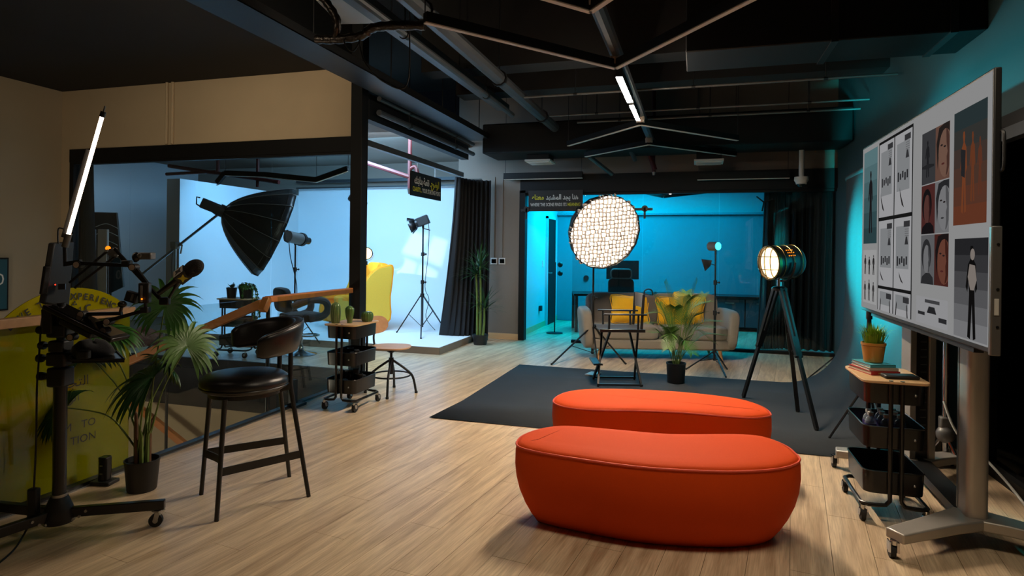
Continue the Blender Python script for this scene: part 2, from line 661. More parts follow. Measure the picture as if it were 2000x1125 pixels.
def clip(poly, x0, x1, y0, y1):
    for ax, lim, sgn in ((0, x0, 1), (0, x1, -1), (1, y0, 1), (1, y1, -1)):
        out = []
        for i in range(len(poly)):
            a, b = poly[i - 1], poly[i]
            da, db = (a[ax] - lim) * sgn, (b[ax] - lim) * sgn
            if da * db < 0:
                t = da / (da - db)
                out.append((a[0] + (b[0] - a[0]) * t, a[1] + (b[1] - a[1]) * t))
            if db >= 0:
                out.append(b)
        poly = out
        if len(poly) < 3:
            return []
    return poly


def parea(p):
    return abs(sum(p[i - 1][0] * p[i][1] - p[i][0] * p[i - 1][1] for i in range(len(p)))) / 2


rest, near = [], []
for row in range(-80, 90):
    sh = (row * .37) % 1.0
    for k in range(-14, 16):
        u0, v0 = (k + sh) * BL, row * BW
        g = .0011
        q = [pd * (u0 + a) + pn * (v0 + b) for a, b in ((g, g), (BL - g, g), (BL - g, BW - g), (g, BW - g))]
        q = [(p.x, p.y) for p in q]
        for zone, (x0, x1, y0, y1) in enumerate(((XL + .02, XR - .005, -1.4, YB + .1), (-10.85, XL + .02, YS + .06, 8.08), (-3.05, 2.1, YB + .1, 13.05))):
            c = clip(q, x0, x1, y0, y1)
            if c and parea(c) > .0008:
                cx = sum(p[0] for p in c) / len(c)
                cy = sum(p[1] for p in c) / len(c)
                if zone == 0 and cy > .6:
                    near.append((parea(c) / max(cy, .5) ** 3, c, (u0, v0), abs(parea(c) - (BL - 2 * g) * (BW - 2 * g)) < 1e-5))
                else:
                    rest.append(c)
near.sort(key=lambda t: -t[0])
full = MB().prism([(g, g), (BL - g, g), (BL - g, BW - g), (g, BW - g)], -.013, 0.0).build('plank', 'plank', floor, flat=True)
used = False
for i, (_, c, (u0, v0), whole) in enumerate(near):
    if i >= 298:
        rest.append(c)
        continue
    if whole:
        o = full if not used else full.copy()
        if used:
            COL.objects.link(o)
        used = True
        o.parent = floor
        o.location = (pd.x * u0 + pn.x * v0, pd.y * u0 + pn.y * v0, 0)
        o.rotation_euler = (0, 0, PLANK_ANG)
    else:
        MB().prism(c, -.013, 0).build('plank', 'plank', floor, flat=True)
mb = MB()
for c in rest:
    mb.prism(c, -.013, 0)
mb.build('plank_field', 'plank', floor, flat=True)['kind'] = 'stuff'

# ---- ceilings
struct(MB().span((-11, -1.5, 4.3), (XR + .4, YB + .1, 4.4)).build('ceiling', 'black_ceiling'))
struct(MB().span((-11, -1.5, 3.55), (XL - .1, YS, 4.3)).build('ceiling_soffit', 'black_ceiling'))
struct(MB().span((-11, YS + .12, 3.25), (XL - .1, YC + .1, 3.35)).build('ceiling_studio', 'taupe'))
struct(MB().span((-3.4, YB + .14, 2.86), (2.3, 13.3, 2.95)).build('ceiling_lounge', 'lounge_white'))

# ---- walls
w = MB().span((-11, YS, 2.77), (-3.72, YS + .12, 3.55)).span((-11, YS, -3), (-8.0, YS + .12, 2.77)).span((-8.0, YS, -3), (XL, YS + .12, -.47))
struct(w.build('wall_studio_front', 'beige'), 'beige plaster wall above the studio glass')
struct(MB().span((-8.0, YS - .005, -.47), (XL - .02, YS + .06, -.002)).build('trim_1', 'black_paint'))
struct(MB().span((-8.0, YS - .01, 2.6), (-3.72, YS + .1, 2.77)).build('trim_2', 'black_paint'))
struct(MB().span((-8.35, -1.5, -3), (-8.15, YS, 3.55)).build('wall_left', 'beige_side'))
struct(MB().span((-8.2, -1.5, -3.1), (XL, YS, -3)).build('floor_stairwell', 'concrete'))
struct(MB().span((XL - .02, -1.5, -3), (XL + .08, YS, -.26)).build('wall_stairwell', 'beige_side'))
struct(MB().span((-8.3, -1.62, -3), (2.4, -1.5, 4.3)).build('wall_behind', 'beige_side'))
w = MB().span((-3.95, YB, 2.72), (XR + .3, YB + .14, 4.3)).span((-3.52, YB, 0), (-2.83, YB + .14, 2.72))
struct(w.build('wall_back', 'taupe'), 'taupe back wall above the lounge glass')
struct(MB().span((-2.83, YB - .03, 2.46), (XR, YB + .12, 2.75)).build('trim_3', 'black_paint'))
struct(MB().span((-2.84, YB - .03, 0), (-2.74, YB + .12, 2.5)).build('trim_4', 'black_paint'))
struct(MB().span((-3.4, YB - .018, 0), (-2.84, YB, .1)).build('baseboard_back', 'oak_pale', bevel=.004))
struct(MB().span((XR, -1.5, 2.42), (XR + .2, YB + .1, 4.3)).span((XR, 5.2, 0), (XR + .2, YB + .1, 2.42)).build('wall_right', 'teal_wall'), 'teal tinted upper wall over the windows')
# studio inner walls
struct(MB().span((-11, YC + .06, 0), (-3.4, YC + .2, 3.3)).build('wall_studio_back', 'taupe'))
struct(MB().span((-11, YS + .1, 0), (-10.9, YC + .1, 3.3)).build('wall_studio_left', 'white_wall'))
struct(MB().span((-3.52, YB + .14, 0), (-3.4, 13.2, 3.3)).build('wall_partition', 'taupe'))
# cyclorama: raised floor, cove and wall in one continuous sweep, with a left return
cy = MB()
R_ = .9
prof = [(8.1, .1)] + [(YC - R_ + R_ * math.sin(a * PI / 20), .1 + R_ - R_ * math.cos(a * PI / 20)) for a in range(11)] + [(YC, 2.78)]
cy.loft([[Vector((x, y, z)) for y, z in prof] for x in (-8.18, -3.5)], closed=False, caps=False)
prof2 = [(-8.18 + .5, .1)] + [(-8.18 + .5 - .5 * math.sin(a * PI / 20), .6 - .5 * math.cos(a * PI / 20)) for a in range(1, 11)] + [(-8.18, 2.62)]
cy.loft([[Vector((x, y, z)) for x, z in prof2] for y in (8.14, YC)], closed=False, caps=False)
struct(cy.build('wall_cyclorama', 'cyc', angle=1.2), 'white cyclorama with a curved cove and raised floor')
struct(MB().span((-8.45, 8.14, 0), (-8.185, YC, 2.62)).build('wall_cyclorama_end', 'taupe'))
struct(MB().span((-8.18, 8.085, 0), (-3.49, 8.1, .1)).span((-3.5, 8.1, 0), (-3.485, YC, .1)).build('trim_5', 'taupe'))
# lounge behind the back glass
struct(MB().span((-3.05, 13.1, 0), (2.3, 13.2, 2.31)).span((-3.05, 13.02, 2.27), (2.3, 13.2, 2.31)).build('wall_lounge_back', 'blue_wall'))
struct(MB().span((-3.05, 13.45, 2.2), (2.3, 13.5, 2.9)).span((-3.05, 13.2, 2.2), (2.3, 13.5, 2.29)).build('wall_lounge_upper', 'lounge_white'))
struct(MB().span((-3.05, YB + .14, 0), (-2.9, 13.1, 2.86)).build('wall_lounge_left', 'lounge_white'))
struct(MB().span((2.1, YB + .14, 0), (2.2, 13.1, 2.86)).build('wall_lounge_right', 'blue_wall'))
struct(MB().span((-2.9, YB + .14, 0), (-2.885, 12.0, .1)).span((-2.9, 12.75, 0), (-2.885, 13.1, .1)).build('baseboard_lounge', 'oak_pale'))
d = MB().span((-2.9, 12.05, 0), (-2.86, 12.75, 2.15)).build('door_1', 'black_paint')
struct(d, 'dark door leaf in the left wall of the lounge')
MB().span((-2.9, 12.0, 0), (-2.85, 12.05, 2.2)).span((-2.9, 12.75, 0), (-2.85, 12.8, 2.2)).span((-2.9, 12.0, 2.15), (-2.85, 12.8, 2.2)).build('door_frame', 'lounge_white', d)
MB().cyl((-2.86, 12.12, 1.05), (-2.81, 12.12, 1.05), .012).cyl((-2.815, 12.12, 1.05), (-2.815, 12.24, 1.05), .01).build('door_handle', 'steel', d)

# ---- corner post of the studio opening
struct(MB().span((-3.73, YS - .06, 0), (-3.59, YS + .08, 4.3)).build('trim_6', 'black_paint', bevel=.004), 'black corner post of the studio opening')

# ---- studio front glazing: four panes with thin seams
win = MB().span((-8.0, YS + .02, .0), (-3.73, YS + .06, .12)).span((-8.0, YS + .0, 2.57), (-3.73, YS + .08, 2.6)).span((-8.0, YS - .005, 0), (-7.93, YS + .08, 2.6)).build('window_1', 'black_paint')
struct(win, 'full-height glass front of the blue lit studio')
for a, b in ((-7.93, -7.01), (-7.0, -5.97), (-5.96, -4.85), (-4.84, -3.73)):
    MB().span((a, YS + .034, .05), (b, YS + .044, 2.58)).build('pane', 'glass_front', win, flat=True)
# ---- lounge glazing
win = MB().span((-1.95, YB + .02, 0), (XR, YB + .1, .045)).span((-2.74, YB + .02, 2.42), (XR, YB + .1, 2.47)).build('window_2', 'black_paint')
struct(win, 'floor-to-ceiling glass wall in front of the cyan lounge')
cuts = [-1.95, -.82, .33, 1.1, XR]
for a, b in zip(cuts, cuts[1:]):
    MB().span((a + .004, YB + .05, .045), (b - .004, YB + .06, 2.43)).build('pane', 'glass', win, flat=True)
rail = MB().span((-2.8, YB - .09, 2.15), (-.66, YB - .06, 2.19)).build('door_track', 'black_metal', win)
for x in (-2.7, -1.85, -.78):
    MB().cyl((x, YB - .1, 2.18), (x, YB - .06, 2.18), .05, n=16).span((x - .015, YB - .1, 2.02), (x + .015, YB - .085, 2.2)).build('hanger', 'black_metal', win)
# ---- right-hand windows
win = MB().span((XR - .01, -1.4, 2.33), (XR + .12, 5.2, 2.43)).span((XR - .01, -1.4, 0), (XR + .12, 5.2, .07)).span((XR - .01, 5.12, 0), (XR + .1, 5.2, 2.4)).build('window_3', 'black_paint')
struct(win, 'dark glazed doors along the right wall')
for a, b in ((-1.4, .3), (.3, 2.6), (2.6, 5.12)):
    MB().span((XR + .04, a + .02, .07), (XR + .05, b - .02, 2.33)).build('pane', 'glass_dark', win, flat=True)
    MB().span((XR + .0, b - .02, .07), (XR + .09, b + .02, 2.33)).build('mullion', 'black_paint', win)
MB().span((XR + .02, -1.4, 2.25), (XR - .05, 5.2, 2.33)).build('head_rail', 'pipe_grey', win)
struct(MB().span((3.6, -1.5, -.2), (3.7, YB, 3.2)).span((XR + .2, -1.5, -.3), (3.7, YB, -.2)).build('wall_outside', 'black_ceiling'))

# ---- big ducts and ceiling services
o = thing('air_duct', 'black rectangular air duct under the ceiling near the teal wall', 'duct', (.9, 5.4, 3.1))
MB().span((-.1, 5.1, 3.1), (XR, 5.66, 3.75)).build('duct_body', 'black_paint', o, world=True, bevel=.01)
for x in (.95, 1.72):
    MB().span((x, 5.09, 3.09), (x + .05, 5.67, 3.76)).build('flange', 'black_metal', o, world=True)
o = thing('air_duct', 'long black air duct over the lounge glass carrying two vents', 'duct', (-.6, 9.2, 2.98))
MB().span((-3.15, 8.85, 2.97), (1.93, 9.6, 3.42)).build('duct_body', 'black_paint', o, world=True, bevel=.02)
for nm, px in (('left', 1057), ('right', 1384)):
    p = PY(px, 319, 9.3)
    v = thing('ceiling_vent', 'white square air vent under the long duct, %s' % ('nearer the black curtain' if nm == 'left' else 'nearer the teal wall'), 'vent', (p.x, 9.25, p.z), 0, 'vents of the long duct')
    MB().span((-.17, -.17, .03), (.17, .17, 2.969 - p.z)).build('neck', 'black_paint', v)
    MB().box((0, 0, .015), (.4, .4, .03)).build('grille_frame', 'white_plastic', v, bevel=.004)
    for k in range(5):
        MB().box((0, -.14 + .07 * k, -.004), (.34, .012, .02)).build('slat', 'white_plastic', v)


def pipe_run(name, label, pts, r, m, cat='pipe', group=None, n=10, clamps=0):
    o = thing(name, label, cat, pts[0], 0, group)
    MB().tube(pts, r, n).build('pipe', m, o, world=True)
    a, b = Vector(pts[0]), Vector(pts[-1])
    for k in range(clamps):
        t = (k + .5) / clamps
        p = a.lerp(b, t)
        d_ = (b - a).normalized()
        MB().cyl(p - d_ * .02, p + d_ * .02, r * 1.25, n=n).cyl(p, (p.x, p.y, 4.3), .006, n=6).build('hanger', 'black_metal', o, world=True)
    return o


pipe_run('ceiling_pipe', 'thick dark pipe running into the room left of the line lamps', [(-2.02, 1.5, 3.32), (-2.02, 9.0, 3.32)], .07, 'pipe_grey', clamps=4)
pipe_run('ceiling_pipe', 'slim dark pipe beside the silver foil duct', [(-2.3, 1.5, 3.25), (-2.3, 7.6, 3.25)], .035, 'pipe_grey', clamps=3)
o = thing('cable_tray', 'long dark cable tray with blue lit edges', 'cable tray', (-2.42, 5.0, 3.3))
MB().span((-2.56, 1.5, 3.36), (-2.4, 7.8, 3.37)).span((-2.56, 1.5, 3.36), (-2.552, 7.8, 3.43)).span((-2.408, 1.5, 3.36), (-2.4, 7.8, 3.43)).build('tray', 'pipe_grey', o, world=True)
for k in range(5):
    MB().cyl((-2.48, 2.6 + k * 1.2, 3.37), (-2.48, 2.6 + k * 1.2, 4.3), .006, n=6).build('hanger', 'black_metal', o, world=True)
o = thing('cable_tray', 'wide dark cable tray over the studio opening', 'cable tray', (-3.2, 6.0, 3.2))
MB().span((-3.4, 3.4, 3.2), (-3.05, 9.0, 3.21)).span((-3.4, 3.4, 3.2), (-3.39, 9.0, 3.28)).span((-3.06, 3.4, 3.2), (-3.05, 9.0, 3.28)).build('tray', 'black_metal', o, world=True)
for k in range(4):
    MB().cyl((-3.06, 4.4 + k * 1.35, 3.2), (-3.06, 4.4 + k * 1.35, 4.3), .006, n=6).build('hanger', 'black_metal', o, world=True)
o = thing('opening_beam', 'dark beam with a blue lit edge over the studio opening', 'beam', (-3.65, 7.8, 2.68))
MB().span((-3.68, YS + .08, 2.68), (-3.62, 9.3, 2.75)).build('beam', 'pipe_grey', o, world=True)
MB().span((-3.70, YS + .08, 2.97), (-3.58, 9.4, 3.2)).build('upper_beam', 'black_paint', o, world=True)
for z, r, lab in ((3.06, .035, 'lower of two dark pipes above the studio opening'), (3.22, .03, 'upper of two dark pipes above the studio opening')):
    pipe_run('ceiling_pipe', lab, [(-3.5, 6.3, z), (-3.5, 9.4, z)], r, 'pipe_grey', clamps=2)
for y, z, x0, x1, lab in ((6.95, 3.3, -2.0, 1.9, 'thin pale conduit crossing the ceiling nearest the lit lamp'), (8.0, 3.3, -1.9, 1.9, 'thin pale conduit crossing the ceiling behind the lit lamp'), (8.4, 3.28, -1.6, 1.9, 'thin pale conduit crossing the ceiling just before the long duct')):
    pipe_run('ceiling_conduit', lab, [(x0, y, z), (x1, y, z)], .013, 'silver_dark', clamps=3)
for k, y in enumerate((6.35, 7.4)):
    o = thing('ceiling_beam', 'black ceiling beam %s' % ('before the thin pale conduits' if k == 0 else 'between the thin pale conduits'), 'beam', (-.2, y, 3.6))
    MB().span((-3.0, y, 3.5), (XR, y + .3, 4.3)).build('beam', 'black_ceiling', o, world=True)
# foil-wrapped duct with its elbow
o = thing('foil_duct', 'silver foil wrapped flexible duct with elbow and branch', 'duct', (-2.7, 4.5, 3.2))
fp = [PD(618, 77, 4.7), PD(660, 77, 4.65), PD(705, 70, 4.6), PD(728, 55, 4.55), PD(770, 50, 4.5), PD(830, 50, 4.45)]
pts = smooth_path(fp, 6)
MB().tube(pts, [.034 + .004 * math.sin(i * 2.2) for i in range(len(pts))], 12).build('main_run', 'foil', o, world=True)
pts = smooth_path([PD(655, 74, 4.65), PD(658, 40, 4.6), PD(640, 8, 4.6), PD(620, -14, 4.6)], 6)
MB().tube(pts, [.03 + .004 * math.sin(i * 2.2) for i in range(len(pts))], 12).build('branch', 'foil', o, world=True)
MB().box(PD(684, 16, 5.0), (.36, .5, .07), rz=.2).build('junction_plate', 'silver', o, world=True)
# loose cables hanging from the tray
for lab, pp in (('thin black cable drooping beside the cable tray', [(700, 66), (712, 120), (750, 160), (795, 165), (800, 50)]), ('thin black cable looping off the foil duct', [(690, 62), (672, 80), (690, 100), (712, 62)])):
    q = smooth_path([PD(x, y, 4.6) for x, y in pp], 6)
    tag(MB().tube(q, .006, 6).build('hanging_cable', 'black_plastic'), lab, 'cable')
# conduits on the beige wall
o = thing('wall_conduit', 'pair of beige conduits on the wall above the studio glass', 'conduit', (-6.35, 6.1, 2.77))
for px in (326, 337):
    a, b = PY(px, 150, YS - .02), PY(px, 276, YS - .02)
    MB().cyl((a.x, YS - .015, 3.55), (a.x, YS - .015, 2.78), .018, n=8).build('conduit', 'beige', o, world=True)
# red sprinkler pipes
o = thing('sprinkler_pipe', 'red sprinkler drop with a pink lit run beside the hanging sign', 'pipe', (-4.4, 8.3, 2.6))
MB().tube([PY(716, 318, 8.3), PY(800, 346, 8.3)], .035, 10).build('run', 'red_pipe', o, world=True)
a = PY(800, 346, 8.3)
MB().cyl((a.x, 8.3, 3.25), (a.x, 8.3, a.z - .18), .03).tube(smooth_path([(a.x, 8.3, a.z + .12), (a.x + .09, 8.3, a.z + .15), (a.x + .13, 8.3, a.z + .05)], 4), .028).build('drop', 'red_pipe', o, world=True)
MB().cyl((a.x, 8.3, a.z - .17), (a.x, 8.3, a.z - .25), .035, .02).build('sprinkler_head', 'steel', o, world=True)
o = thing('sprinkler_pipe', 'red pipe run seen through the studio glass above the black softbox', 'pipe', (-6.8, 7.4, 2.8))
MB().tube([PY(330, 324, 7.6), PY(420, 338, 7.6), PY(545, 356, 7.6)], .03).build('run', 'red_pipe', o, world=True)
MB().tube([PY(325, 340, 7.6), PY(425, 335, 7.6)], .025).tube([PY(425, 338, 7.6), Vector((PY(425, 338, 7.6).x, 7.6, 3.25))], .03).build('branch', 'red_pipe', o, world=True)
a = PY(503, 350, 7.6)
MB().cyl((a.x, 7.6, 3.25), (a.x, 7.6, a.z - .12), .025).build('drop', 'red_pipe', o, world=True)
o = thing('sprinkler_pipe', 'rusty red sprinkler pipe in front of the wall over the lounge', 'pipe', (-.35, 9.7, 2.6))
a, b = PY(1258, 290, 9.75), PY(1281, 336, 9.75)
MB().tube([PY(1276, 312, 9.75), PY(1277, 336, 9.75)], .03).cyl((PY(1276, 312, 9.75).x, 9.75, 4.3), PY(1276, 312, 9.75), .03).tube([(a.x + .02, 9.7, a.z + .1), PY(1279, 332, 9.7)], .04).build('pipe', 'red_pipe', o, world=True)
MB().cyl(PY(1277, 336, 9.75), PY(1277, 342, 9.75), .03, .02).build('sprinkler_head', 'steel', o, world=True)
# dark cable struts sloping down to the wall
for lab, p0, p1 in (('dark slanted strut below the line lamps, left', (1150, 305), (1195, 340)), ('dark slanted strut below the line lamps, right', (1228, 285), (1240, 312))):
    tag(MB().tube([PY(p0[0], p0[1], 9.0), PY(p1[0], p1[1], 9.6)], .035).build('ceiling_strut', 'pipe_grey'), lab, 'pipe')
# white dome camera on a drop pipe
p = PY(1565, 352, 9.4)
o = thing('dome_camera', 'white dome detector on a white drop pipe', 'camera', (p.x, 9.4, p.z))
MB().cyl((0, 0, .02), (0, 0, .42), .035).build('drop_pipe', 'white_plastic', o)
MB().lathe([(.05, .05), (.09, .045), (.095, .0), (.075, -.03), (.07, -.055)], n=20).build('housing', 'white_plastic', o)
MB().ball((0, 0, -.055), (.055, .055, .05)).build('lens_dome', 'black_glass', o)
# thermostats and conduits on the taupe wall
for k, px in enumerate((965, 981)):
    p = PY(px, 510, YB)
    o = thing('thermostat', 'white wall switch with a dark display, %s of the pair' % ('left' if k == 0 else 'right'), 'switch', (p.x, YB, p.z), 0, 'wall switches on the taupe wall')
    MB().box((0, -.008, 0), (.115, .016, .11)).build('plate', 'white_plastic', o, bevel=.004)
    MB().box((0, -.018, 0), (.08, .006, .07)).build('display', 'black_glass', o)
    q = MB().cyl((p.x, YB - .008, p.z + .06), (p.x, YB - .008, 2.74), .008, n=8).build('wall_conduit', 'taupe')
    tag(q, 'thin painted conduit above the %s wall switch' % ('left' if k == 0 else 'right'), 'conduit', 'conduits above the wall switches')
# black wall lamps housings over the lounge glass
for lab, x0, x1 in (('black linear fitting on the wall over the hanging lounge sign', 985, 1138), ('black linear fitting on the wall nearer the white dome detector', 1362, 1542)):
    a, b = PY(x0, 346, 9.75), PY(x1, 342, 9.75)
    o = thing('linear_fitting', lab, 'light fitting', (a.x, 9.75, a.z))
    MB().span((a.x, 9.7, a.z - .04), (b.x, 9.8, a.z + .06)).build('housing', 'black_paint', o, world=True)
    MB().span((a.x, 9.72, a.z - .048), (b.x, 9.78, a.z - .04)).build('diffuser', 'led_off', o, world=True)
    for x in (a.x + .02, b.x - .02):
        MB().cyl((x, 9.75, a.z), (x, 9.75, 4.3), .004, n=6).build('hanger', 'black_metal', o, world=True)

# ---- balustrade of the stairwell
o = thing('glass_balustrade', 'glass balustrade with wooden cap rail around the stairwell', 'balustrade', (XL, 2.6, 0))
for a, b in ((-1.3, .9), (.91, 3.24), (3.25, 4.66), (4.76, 6.06)):
    MB().span((XL - .006, a, .02), (XL + .006, b, 1.05)).build('glass_panel', 'glass', o, world=True, flat=True)
MB().span((XL - .03, -1.4, -.02), (XL + .03, YS - .06, .025)).build('base_channel', 'black_metal', o, world=True)
MB().span((XL + .03, -1.4, -.01), (XL + .045, YS - .06, .008)).build('floor_trim', 'steel', o, world=True)
MB().span((XL - .035, -1.3, 1.035), (XL + .035, 3.24, 1.09)).build('cap_rail', 'oak', o, world=True, bevel=.005)
MB().bar((XL - .06, 4.69, 1.03), (XL - .06, 6.1, 1.03), .07, .055).build('handrail', 'oak_orange', o, world=True, bevel=.006)
MB().bar((XL - .06, 4.69, 1.04), (XL - .06, 4.62, .93), .07, .06).build('rail_joint', 'oak_orange', o, world=True, bevel=.006)
MB().cyl((XL - .06, 4.70, 0), (XL - .06, 4.70, 1.01), .018).build('post', 'black_metal', o, world=True)
MB().span((XL - .02, 4.95, 0), (XL + .03, 5.02, .25)).span((XL - .03, 4.9, 0), (XL + .09, 5.08, .025)).build('glass_clamp', 'black_metal', o, world=True)
st = thing('stair_handrail', 'long wooden handrail sloping down behind the balustrade glass', 'handrail', (-3.7, 4.65, 0))
a, b = PY(513, 592, 4.66), PY(-40, 833, 4.66)
MB().bar(a, b, .06, .075).build('rail', 'oak_orange', st, world=True, bevel=.008)
for t in (.3, .62, .9):
    p = a.lerp(b, t)
    MB().cyl(p, (p.x, p.y, p.z - 1.3), .014, n=8).build('post', 'black_metal', st, world=True)
st = thing('stair_handrail', 'wooden handrail on the far side of the stairs behind the yellow panel', 'handrail', (-5, 5.7, 0))
a, b = PY(235, 631, 5.8), PY(-60, 752, 5.8)
MB().bar(a, b, .06, .08).build('rail', 'oak_orange', st, world=True, bevel=.008)
for t in (.25, .7):
    p = a.lerp(b, t)
    MB().cyl(p, (p.x, p.y, p.z - 1.6), .014, n=8).build('post', 'black_metal', st, world=True)
st = thing('stair_handrail', 'short wooden handrail of the lower flight under the black slab edge', 'handrail', (-4.6, 5.6, -.6))
MB().bar(PY(258, 786, 5.9), PY(380, 884, 5.9), .06, .08).build('rail', 'oak_orange', st, world=True, bevel=.008)
st = thing('staircase', 'flight of stairs going down inside the stairwell', 'stairs', (-4.2, 5.2, -3))
for k in range(9):
    MB().span((-4.3 - .3 * k, 4.72, -.62 - .18 * k), (-4.0 - .3 * k, 5.75, -.58 - .18 * k)).build('tread', 'oak', st, world=True)
# translucent yellow panel with arched head behind the balustrade glass
o = thing('yellow_panel', 'translucent yellow arched panel with black lettering behind the balustrade', 'sign', (-3.7, 2.6, 0))
yc, top = 2.86, 1.235
a0 = PX(252, 700, -3.70).y
rad = .576
pts = [(.6, -.25), (a0, -.25), (a0, 1.05)]
for k in range(33):
    t = PI * .5 - .93 + 1.86 * (1 - (1 - k / 32))
    y, z = yc + rad * math.cos(t), top - rad + rad * math.sin(t)
    if z > 1.05 and y < a0:
        pts.append((y, z))
pts += [(yc - math.sqrt(max(0, rad ** 2 - (1.05 - top + rad) ** 2)), 1.05), (.6, 1.05)]
MB().prism(pts, -.004, .004, mtx=Matrix(((0, 0, 1), (1, 0, 0), (0, 1, 0))), o=(-3.70, 0, 0)).build('acrylic_sheet', 'acrylic', o, world=True, flat=True)
msg = 'LIVE THE EXPERIENCE'
nx = len(msg)
for i, ch in enumerate(msg):
    if ch == ' ':
        continue
    t = PI / 2 + (9.9 - i) * .078
    rr = rad - .072
    c = Vector((-3.690, yc + rr * math.cos(t), top - rad + rr * math.sin(t)))
    xd = Vector((0, math.sin(t), -math.cos(t)))
    lettering('letter', ch, .056, c, xd, xd.cross(Vector((-1, 0, 0))), 'text_black', o, bold=.0016)
E2 = None
lettering('lettering', arabic('عش'), .13, (-3.690, yc + .02, 1.07), (0, 1, 0), (0, 0, 1), 'text_black', o)
for z, s_ in ((.62, 'التجربة'), (.53, 'الى')):
    lettering('lettering', arabic(s_), .085, (-3.690, yc + .0, z), (0, 1, 0), (0, 0, 1), 'text_black', o)
lettering('lettering', 'FROM   TO', .07, (-3.690, yc - .01, .35), (0, 1, 0), (0, 0, 1), 'text_black', o)
lettering('lettering', 'TION', .07, (-3.690, yc + .08, .26), (0, 1, 0), (0, 0, 1), 'text_black', o)
# framed teal poster on the left wall
o = thing('framed_poster', 'dark teal framed poster on the wall at the left edge', 'poster', PX(6, 560, -8.15))
a, b = PX(16, 508, -8.13), PX(-60, 612, -8.13)
MB().span((-8.15, b.y, b.z), (-8.12, a.y, a.z + .03)).build('frame', 'black_paint', o, world=True)
MB().span((-8.13, b.y + .02, b.z + .02), (-8.115, a.y - .02, a.z + .01)).build('print', 'teal_poster', o, world=True)
lettering('lettering', '0', .2, (-8.114, a.y - .1, a.z - .3), (0, 1, 0), (0, 0, 1), 'text_white', o)

# ---- hanging sign by the studio opening
sc_ = PX(802, 330, -3.66), PX(862, 390, -3.66)
o = thing('hanging_sign', 'black hanging sign about clarity beside the studio opening', 'sign', (-3.66, 7.9, 2.3))
y0 = PX(803, 333, -3.66); y1 = PX(861, 346, -3.66); y2 = PX(802, 381, -3.66)
zt, zb = y0.z, y2.z
MB().span((-3.675, y0.y, zb), (-3.655, y1.y, zt)).build('board', 'sign_black', o, world=True)
for y in (y0.y + .2, y1.y - .2):
    MB().cyl((-3.665, y, zt), (-3.665, y, 2.68), .004, n=6).build('wire', 'steel', o, world=True)
ym = (y0.y + y1.y) / 2
wd_ = y1.y - y0.y
lettering('lettering', arabic('نقطة بدايتك'), .135, (-3.653, y0.y + wd_ * .09, zt - (zt - zb) * .47), (0, 1, 0), (0, 0, 1), 'text_white', o, bold=.004, fit=wd_ * .48)
lettering('lettering', arabic('الوضوح..'), .135, (-3.653, y0.y + wd_ * .60, zt - (zt - zb) * .47), (0, 1, 0), (0, 0, 1), 'text_yellow', o, bold=.004, fit=wd_ * .32)
lettering('lettering', 'CLARITY...', .085, (-3.653, y0.y + wd_ * .04, zt - (zt - zb) * .80), (0, 1, 0), (0, 0, 1), 'text_yellow', o, bold=.002, fit=wd_ * .28)
lettering('lettering', 'YOUR STARTING POINT', .085, (-3.653, y0.y + wd_ * .34, zt - (zt - zb) * .80), (0, 1, 0), (0, 0, 1), 'text_white', o, bold=.002, fit=wd_ * .63)
# ---- sign over the lounge door
a, b = PY(1031, 372, YB - .1), PY(1137, 408, YB - .1)
o = thing('wall_sign', 'dark sign about the scene finding its meaning over the lounge door', 'sign', (a.x, YB - .1, b.z))
MB().span((a.x, YB - .04, b.z), (b.x, YB - .06, a.z)).build('board', 'sign_black', o, world=True)
L_ = b.x - a.x
lettering('lettering', arabic('هنا يجد المشهد'), .115, (a.x + L_ * .33, YB - .062, a.z - .15), (1, 0, 0), (0, 0, 1), 'text_white', o, bold=.003, fit=L_ * .59)
lettering('lettering', arabic('معناه'), .115, (a.x + L_ * .07, YB - .062, a.z - .15), (1, 0, 0), (0, 0, 1), 'text_yellow', o, bold=.003, fit=L_ * .22)
lettering('lettering', 'WHERE THE SCENE FINDS ITS', .075, (a.x + L_ * .04, YB - .062, a.z - .26), (1, 0, 0), (0, 0, 1), 'text_white', o, bold=.001, fit=L_ * .67)
lettering('lettering', 'MEANING', .075, (a.x + L_ * .73, YB - .062, a.z - .26), (1, 0, 0), (0, 0, 1), 'text_yellow', o, bold=.001, fit=L_ * .23)

# ---- line lamps under the ceiling: chevrons on one spine
ZL = 2.88


def chevron(label, vx, vy, arms, on=None):
    o = thing('line_lamp', label, 'ceiling light', (vx, vy, ZL), 0, 'line lamps on the ceiling spine')
    for (ex, ey) in arms:
        a, b = Vector((vx, vy, ZL + .035)), Vector((ex, ey, ZL + .035))
        MB().bar(a, b, .05, .06).build('profile', 'black_paint', o, world=True)
        MB().bar(a - Vector((0, 0, .033)), b - Vector((0, 0, .033)), .034, .008).build('diffuser', 'led_off', o, world=True)
        MB().cyl((ex, ey, ZL + .06), (ex, ey, 4.3), .004, n=6).build('hanger', 'black_metal', o, world=True)
    return o


